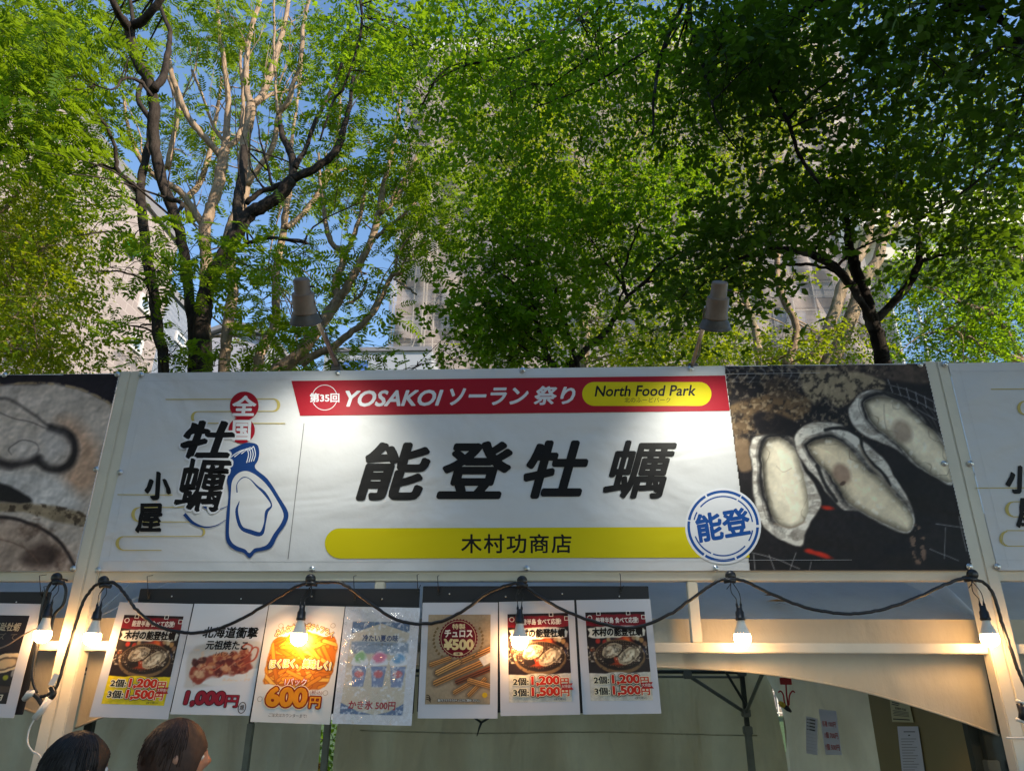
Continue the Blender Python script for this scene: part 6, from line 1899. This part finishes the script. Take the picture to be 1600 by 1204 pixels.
for me in (me_neck, me_globe, me_sock, me_prong): me.polygons.foreach_set('use_smooth', [True]*len(me.polygons))
for (x, ysock, yg, hx, hy, lab) in bulbs:
    p = P(x, ysock+6, YS-.01)
    b_ = empty('light_bulb', p, lab, 'light bulb', 'string light bulbs')
    for nm, me, mt in (('neck',me_neck,M['bulbneck']),('globe',me_globe,M['bulb']),('socket',me_sock,M['black']),('wire_gland',me_prong,M['black'])):
        o = bpy.data.objects.new(nm, me); COL.objects.link(o); o.parent = b_
        if not me.materials: me.materials.append(mt)
    q = P(hx, hy, YS)
    for s in (-1,1):
        a = p+Vector((s*.0075,0,.066)); m_ = (a+q)/2+Vector((s*.010,0,-.002))
        MB().tube([tuple(t) for t in cr([tuple(a),tuple(a+Vector((s*.001,0,.012))),tuple(m_),tuple(q)],5)], .0017, 6).build('wire', M['black'], b_, smooth=True)
# plug assembly
pg = empty('extension_plug', P(62,1095,YS), 'white extension plug and connectors at the lower end of the cable loops', 'plug')
MB().tube(cablepts([(80,1072),(84,1083),(76,1094)],YS), .010, 10).build('connector', M['black'], pg, smooth=True)
MB().tube(cablepts([(54,1084),(60,1090),(66,1100)],YS), .009, 10).build('connector', M['black'], pg, smooth=True)
MB().tube([P(78,1090,YS),P(66,1108,YS),P(54,1122,YS)], [.014,.013,.012], 12).build('plug_body', M['white'], pg, smooth=True)
MB().tube([P(38,1092,YS+.02),P(46,1083,YS+.01),P(56,1082,YS)], [.010,.014,.012], 12).build('socket_body', M['white'], pg, smooth=True)
MB().tube(cablepts([(54,1122),(46,1138),(43,1158),(50,1172),(62,1180),(70,1200),(72,1240)]), .0032, 8).build('cord', M['white'], pg, smooth=True)
tg_ = P(84,1060,YS-.012); MB().add([tuple(tg_+Vector(v)) for v in ((-.018,0,-.02),(.004,0,-.024),(.018,0,.014),(-.002,0,.02))],[(0,1,2,3)]).build('tag', M['white'], pg)
# hose piece on the right edge post
hx_ = empty('edge_connector', P(1594,1110,YS), 'black and white cable connector at the right picture edge', 'connector')
MB().tube([P(1592,1098,YS),P(1598,1112,YS),P(1596,1124,YS)], [.009,.013,.010], 10).build('connector', M['black'], hx_, smooth=True)
MB().tube([P(1588,1094,YS),P(1600,1098,YS)], .006, 8).build('collar', M['white'], hx_, smooth=True)
MB().tube([P(1588,1123,YS),P(1600,1127,YS)], .006, 8).build('collar', M['white'], hx_, smooth=True)
# white cord strung at the right post
MB().tube([P(1572,1152,2.98),P(1640,1153,2.98)], .004, 6).build('white_cord', M['white'], None, label='thin white cord tied to the right hand post at the picture edge', cat='cord')

# ================================================================== FLOODLIGHTS
def floodlight(top, bot, armb, label, tgt):
    a = P(top[0], top[1], 2.40); b = P(bot[0], bot[1], 2.52)
    ax = (b-a).normalized(); L = (b-a).length
    root = empty('floodlight', P(armb[0], armb[1], 3.03), label, 'floodlight', 'clamp floodlights over the banner')
    sc_ = cdepth(b)/F_PX
    r0, r1, r2_, r3 = 12.2*sc_, 16.6*sc_, 17.4*sc_, 24.2*sc_
    MB().lathe(a, ax, [(0,0),(0.002,r0*.8),(0.004,r0*.96),(0.008,r0),(L*.34,r0*1.04),(L*.345,r0*1.10)], 28).build('rear_cap', M['lampmetal'], root, smooth=True)
    MB().lathe(a, ax, [(L*.34,r0*1.0),(L*.34,r1),(L*.36,r1*1.01),(L*.74,r2_),(L*.76,r2_*1.06),(L*.78,r2_*1.06),(L*.79,r2_*.98)], 28).build('housing', M['lampmetal'], root, smooth=True)
    MB().lathe(a, ax, [(L*.78,r2_*.97),(L*.80,r2_*1.0),(L*.86,r3*.86),(L*.93,r3*.95),(L*.97,r3*.98),(L*.98,r3*1.02),(L*1.0,r3*1.03),(L*1.01,r3*1.0),(L*1.0,r3*.93),(L*.9,r3*.80)], 32).build('shade', M['lampdark'], root, smooth=True)
    MB().lathe(a, ax, [(L*1.012,0),(L*1.012,r3*.96),(L*1.0,r3*.985)], 28).build('lens', M['lens'], root)
    kn = a+ax*L*.2+Vector((r0*1.0,0,0)); MB().tube([kn, kn+Vector((.018,0,0))], .004, 8).build('knob', M['black'], root)
    q = P(armb[0], armb[1], 3.03)
    s = b-ax*L*.06+Vector((r3*.7 if armb[0] > bot[0] else -r3*.7, .02, 0))
    MB().tube([s, (s+q)/2, q], [.0085,.0085,.0095], 12).build('arm', M['lampmetal'], root, smooth=True)
    m0 = a+ax*L*.55
    for s_ in (-1,1):
        MB().tube([m0+Vector((s_*r1*1.02,0,0)), m0+Vector((s_*r1*1.12,.004,0))], .006, 10).build('bolt', M['steel'], root, smooth=True)
    MB().tube([tuple(t_) for t_ in cr([tuple(m0+Vector((-r1*1.1,0,0))), tuple(m0+Vector((-r1*1.25,.02,-r1*.6))), tuple(b-ax*L*.10+Vector((-r3*.6,.03,0))), tuple(s)],5)], .0028, 6).build('bracket', M['lampmetal'], root, smooth=True)
    c0 = a+ax*.004
    cp_ = [c0, c0+Vector((.004,.018,.012)), c0+Vector((.010,.045,-.04)), s+Vector((.004,.012,.03)), (s+q)/2+Vector((.012,.01,-.012)), q+Vector((.010,.004,.01)), q+Vector((.015,.03,-.06))]
    MB().tube([tuple(t_) for t_ in cr([tuple(v_) for v_ in cp_],6)], .0030, 7).build('power_cord', M['black'], root, smooth=True)
    MB().bbox((q.x-.02,3.0,q.z-.03),(q.x+.02,3.07,q.z+.005),.003).build('clamp', M['lampdark'], root)
    ld = bpy.data.lights.new('floodlight_beam', 'SPOT'); ld.energy = 11; ld.spot_size = R(96); ld.spot_blend = 1.0; ld.color = (1.0,0.97,0.82); ld.shadow_soft_size = .055
    lo = bpy.data.objects.new('floodlight_beam', ld); COL.objects.link(lo)
    lo.location = b+ax*.045
    t = P(tgt[0], tgt[1], YB)
    lo.rotation_euler = (t-lo.location).to_track_quat('-Z','Y').to_euler()
    lo.parent = root; lo.matrix_parent_inverse = Matrix.Translation(-Vector(root.location))
floodlight((470.5,434),(478,503),(527,573),'weathered stepped floodlight on an arm above the left half of the banner',(494,735))
floodlight((1125,439),(1117,512),(1081,572),'weathered stepped floodlight on an arm above the right half of the banner',(1114,722))

# ================================================================== PEOPLE
def person(label, x, y, h, face, hairmat, clothmat, hairlen, seed):
    """standing adult seen from behind; face = heading angle (0 looks along +Y)"""
    root = empty('person', (x,y,0), label, 'person')
    root.rotation_euler = (0,0,face)
    root['_w'] = 0
    k = h/1.62
    # skeleton: continuous skinned body
    J = {'pel':(0,0,.88),'sp':(0,.0,1.08),'ch':(0,.0,1.25),'nk':(0,.0,1.38),'hd':(0,.015,1.47),
         'ls':(-.17,0,1.31),'le':(-.21,-.02,1.05),'lw':(-.19,.10,.84),'lh':(-.18,.14,.77),
         'rs':(.17,0,1.31),'re':(.21,-.02,1.05),'rw':(.19,.10,.84),'rh':(.18,.14,.77),
         'lp':(-.09,0,.84),'lk':(-.10,.02,.46),'la':(-.10,-.01,.08),'lf':(-.11,.13,.03),
         'rp':(.09,0,.84),'rk':(.10,.02,.46),'ra':(.10,-.01,.08),'rf':(.11,.13,.03)}
    rad = {'pel':.125,'sp':.115,'ch':.125,'nk':.052,'hd':.055,'ls':.06,'le':.042,'lw':.027,'lh':.032,'rs':.06,'re':.042,'rw':.027,'rh':.032,
           'lp':.09,'lk':.058,'la':.038,'lf':.035,'rp':.09,'rk':.058,'ra':.038,'rf':.035}
    E = [('pel','sp'),('sp','ch'),('ch','nk'),('nk','hd'),('ch','ls'),('ls','le'),('le','lw'),('lw','lh'),('ch','rs'),('rs','re'),('re','rw'),('rw','rh'),
         ('pel','lp'),('lp','lk'),('lk','la'),('la','lf'),('pel','rp'),('rp','rk'),('rk','ra'),('ra','rf')]
    def skinned(keys, edges, grow, nm, mt):
        ks = [q for q in J if q in keys]
        me = bpy.data.meshes.new(nm)
        me.from_pydata([tuple(c*k for c in J[q]) for q in ks], [(ks.index(a), ks.index(b)) for a, b in edges], [])
        o = bpy.data.objects.new(nm, me); COL.objects.link(o)
        md = o.modifiers.new('skin','SKIN'); o.modifiers.new('sub','SUBSURF').levels = 2
        for i, q in enumerate(ks):
            r_ = rad[q]*k*grow; me.skin_vertices[0].data[i].radius = (r_, r_*(.72 if q in ('pel','sp','ch') else 1))
            me.skin_vertices[0].data[i].use_root = (q in ('pel','sp') and i == 0)
        dg = bpy.context.evaluated_depsgraph_get()
        m2 = bpy.data.meshes.new_from_object(o.evaluated_get(dg))
        o.modifiers.clear(); o.data = m2
        m2.materials.clear(); m2.materials.append(mt)
        m2.polygons.foreach_set('use_smooth', [True]*len(m2.polygons))
        o.parent = root
        return o
    body = skinned(set(J), E, 1.0, 'body', M['skin'])
    # fingers: five per hand, joined to the body mesh
    fm = MB()
    for s in (-1,1):
        hx2, hy2, hz2 = .18*s*k, .14*k, .77*k
        for f_ in range(4):
            ox = (f_-1.5)*.017*k
            L = [.062,.072,.068,.052][f_]*k
            fm.tube([(hx2+ox*.4*s,hy2+ox,hz2-.005),(hx2+ox*.3*s,hy2+ox+.012,hz2-L*.6),(hx2-s*.006,hy2+ox+.004,hz2-L)], [.009*k,.008*k,.006*k], 8)
        fm.tube([(hx2-s*.01,hy2+.02,hz2+.01),(hx2-s*.03,hy2+.045,hz2-.02),(hx2-s*.032,hy2+.05,hz2-.045)], [.010*k,.009*k,.007*k], 8)
    fo = fm.mesh('fingers'); o = bpy.data.objects.new('fingers', fo); fo.materials.append(M['skin']); COL.objects.link(o); o.parent = root
    # head: one sculpted surface
    V = []; Fc = []; nu, nv = 48, 36
    cz = 1.505; rx, ry, rz = .076, .095, .115
    for j in range(nv+1):
        th = math.pi*j/nv
        for i in range(nu):
            ph = 2*math.pi*i/nu
            sx, sy, sz = math.sin(th)*math.sin(ph), math.sin(th)*math.cos(ph), math.cos(th)
            x_, y_, z_ = sx*rx, sy*ry, sz*rz
            if z_ < 0: x_ *= 1-.30*(-z_/rz)**1.5; y_ = y_*(1-.10*(-z_/rz)) + .012*(-z_/rz)
            # nose, brow, eye sockets, lips, ears
            if sy > 0:
                y_ += .024*math.exp(-((x_/.011)**2))*math.exp(-(((z_+.012)/.022)**2))
                y_ += .006*math.exp(-((z_-.022)/.010)**2)*math.exp(-((x_)/.04)**2)
                y_ -= .010*(math.exp(-(((x_-.030)/.014)**2))+math.exp(-(((x_+.030)/.014)**2)))*math.exp(-(((z_-.004)/.010)**2))
                y_ += .006*math.exp(-((x_/.022)**2))*math.exp(-(((z_+.055)/.009)**2))
            for s in (-1,1):
                e = math.exp(-(((z_+.002)/.026)**2))*math.exp(-(((y_+.004)/.016)**2))
                if s*x_ > .04: x_ += s*.016*e
            V.append((x_*k, (y_+.02)*k, (cz+z_)*k))
    for j in range(nv):
        for i in range(nu):
            Fc.append((j*nu+i, j*nu+(i+1)%nu, (j+1)*nu+(i+1)%nu, (j+1)*nu+i))
    me = bpy.data.meshes.new('head'); me.from_pydata(V, [], Fc); me.update(); me.materials.append(M['skin']); me.polygons.foreach_set('use_smooth', [True]*len(me.polygons))
    hd = bpy.data.objects.new('head', me); COL.objects.link(hd); hd.parent = root
    for s in (-1,1):
        eb = MB(); eb.lathe((s*.030*k,(.02+.082)*k,(cz+.004)*k),(0,1,0),[(-.010,0),(-.008,.009),(0,.0115),(.006,.008),(.009,0)],14)
        m2 = eb.mesh('eye'); m2.materials.append(M['eye']); o = bpy.data.objects.new('eye', m2); COL.objects.link(o); o.parent = hd
    # hair: a shell with strands, open at the face
    hb = MB(); V = []; Fc = []; rr = random.Random(seed)
    nu, nv = 120, 30
    for j in range(nv+1):
        for i in range(nu):
            ph = 2*math.pi*i/nu
            front = max(0, math.cos(ph))
            tmax = (math.pi*.80 if hairlen > 0 else math.pi*.66)*(1-.52*front**1.3)
            if abs(math.cos(ph)) < .5 and hairlen == 0: tmax *= .9
            th = tmax*j/nv
            sx, sy, sz = math.sin(th)*math.sin(ph), math.sin(th)*math.cos(ph), math.cos(th)
            st = 1+.014*math.sin(i*2.9+rr.random()*.8)+.02*math.sin(ph*7+th*4)+.01*rr.random()
            g_ = 1.10+.05*math.sin(th)
            x_, y_, z_ = sx*rx*g_*st, sy*ry*g_*st-.004, sz*rz*1.07*st
            if th > 1.5 and hairlen > 0: z_ -= hairlen*(th-1.5)/.8; 
            V.append((x_*k, (y_+.02)*k, (cz+z_)*k))
    for j in range(nv):
        for i in range(nu): Fc.append((j*nu+i, j*nu+(i+1)%nu, (j+1)*nu+(i+1)%nu, (j+1)*nu+i))
    hb.add(V, Fc)
    # loose strands
    for _ in range(420):
        ph = rr.uniform(0,6.28); 
        if math.cos(ph) > .5: continue
        pts = []
        t0 = rr.uniform(0,.6); t1 = min(2.2, t0+rr.uniform(.6,1.4))
        for q in range(6):
            th = t0+(t1-t0)*q/5; gg = 1.16+.02*rr.random()+(.03 if q == 5 else 0)
            gg += .03*rr.random()*(rr.random() < .3); pts.append((math.sin(th)*math.sin(ph+.05*q)*rx*gg*k, (math.sin(th)*math.cos(ph+.05*q)*ry*gg+.016)*k, (cz+math.cos(th)*rz*1.09)*k))
        hb.tube(pts, [.0022,.0022,.002,.0018,.0014,.0008], 4)
    m2 = hb.mesh('hair'); m2.materials.append(hairmat); m2.polygons.foreach_set('use_smooth', [True]*len(m2.polygons))
    o = bpy.data.objects.new('hair', m2); COL.objects.link(o); o.parent = root
    # clothes
    skinned({'pel','sp','ch','ls','le','rs','re'}, [('pel','sp'),('sp','ch'),('ch','ls'),('ls','le'),('ch','rs'),('rs','re')], 1.12, 'shirt', clothmat)
    skinned({'pel','lp','lk','la','rp','rk','ra'}, [('pel','lp'),('lp','lk'),('lk','la'),('pel','rp'),('rp','rk'),('rk','ra')], 1.14, 'trousers', M['cloth_a'])
    return root
pp = P(126, 1146, 2.5)
person('person with short black hair seen from behind, beside the white plug', pp.x, 2.48, pp.z, R(-35), M['hair_black'], M['cloth_a'], 0.0, 3)
pp = P(278, 1126, 2.68)
person('person with reddish brown hair looking right, under the octopus poster', pp.x, 2.66, pp.z, R(-62), M['hair_brown'], M['cloth_b'], 0.05, 4)

# greenery and a yellow sign seen through the curtain gap
make_tree('hedge_shrub', 'dark green shrub seen through the narrow gap between the tent curtains', 'shrub', None, M['bark_dark'],
 [([(480,1260,6),(482,1200,5),(478,1150,4)], 8.2, 8.2)], [], [(480,1160,45,50,7.6,8.8,170,'small',1.2),(470,1240,60,40,7.4,8.8,120,'small',1.2)], M['leaf_maple'], seed=71)
ys = empty('yellow_sign', P(500,1198,6.9), 'yellow sign low in the gap between the tent curtains', 'sign')
a, b = P(492,1190,6.9), P(509,1212,6.9)
MB().bbox((a.x,6.9,b.z),(b.x,6.92,a.z),.003).build('sign_plate', M['yellow'], ys)
MB().bbox(((a.x+b.x)/2-.02,6.925,0),((a.x+b.x)/2+.02,6.95,a.z),.003).build('sign_post', M['framegrey'], ys)
S9 = Sheet(ys, lambda u, v, off: Vector((a.x+(b.x-a.x)*u, 6.898-off, a.z+(b.z-a.z)*v)), .0008)
S9.text('50', .25, .12, .75, .45, (120,50,20), .03)
print('leaf tris', TOTAL[0])
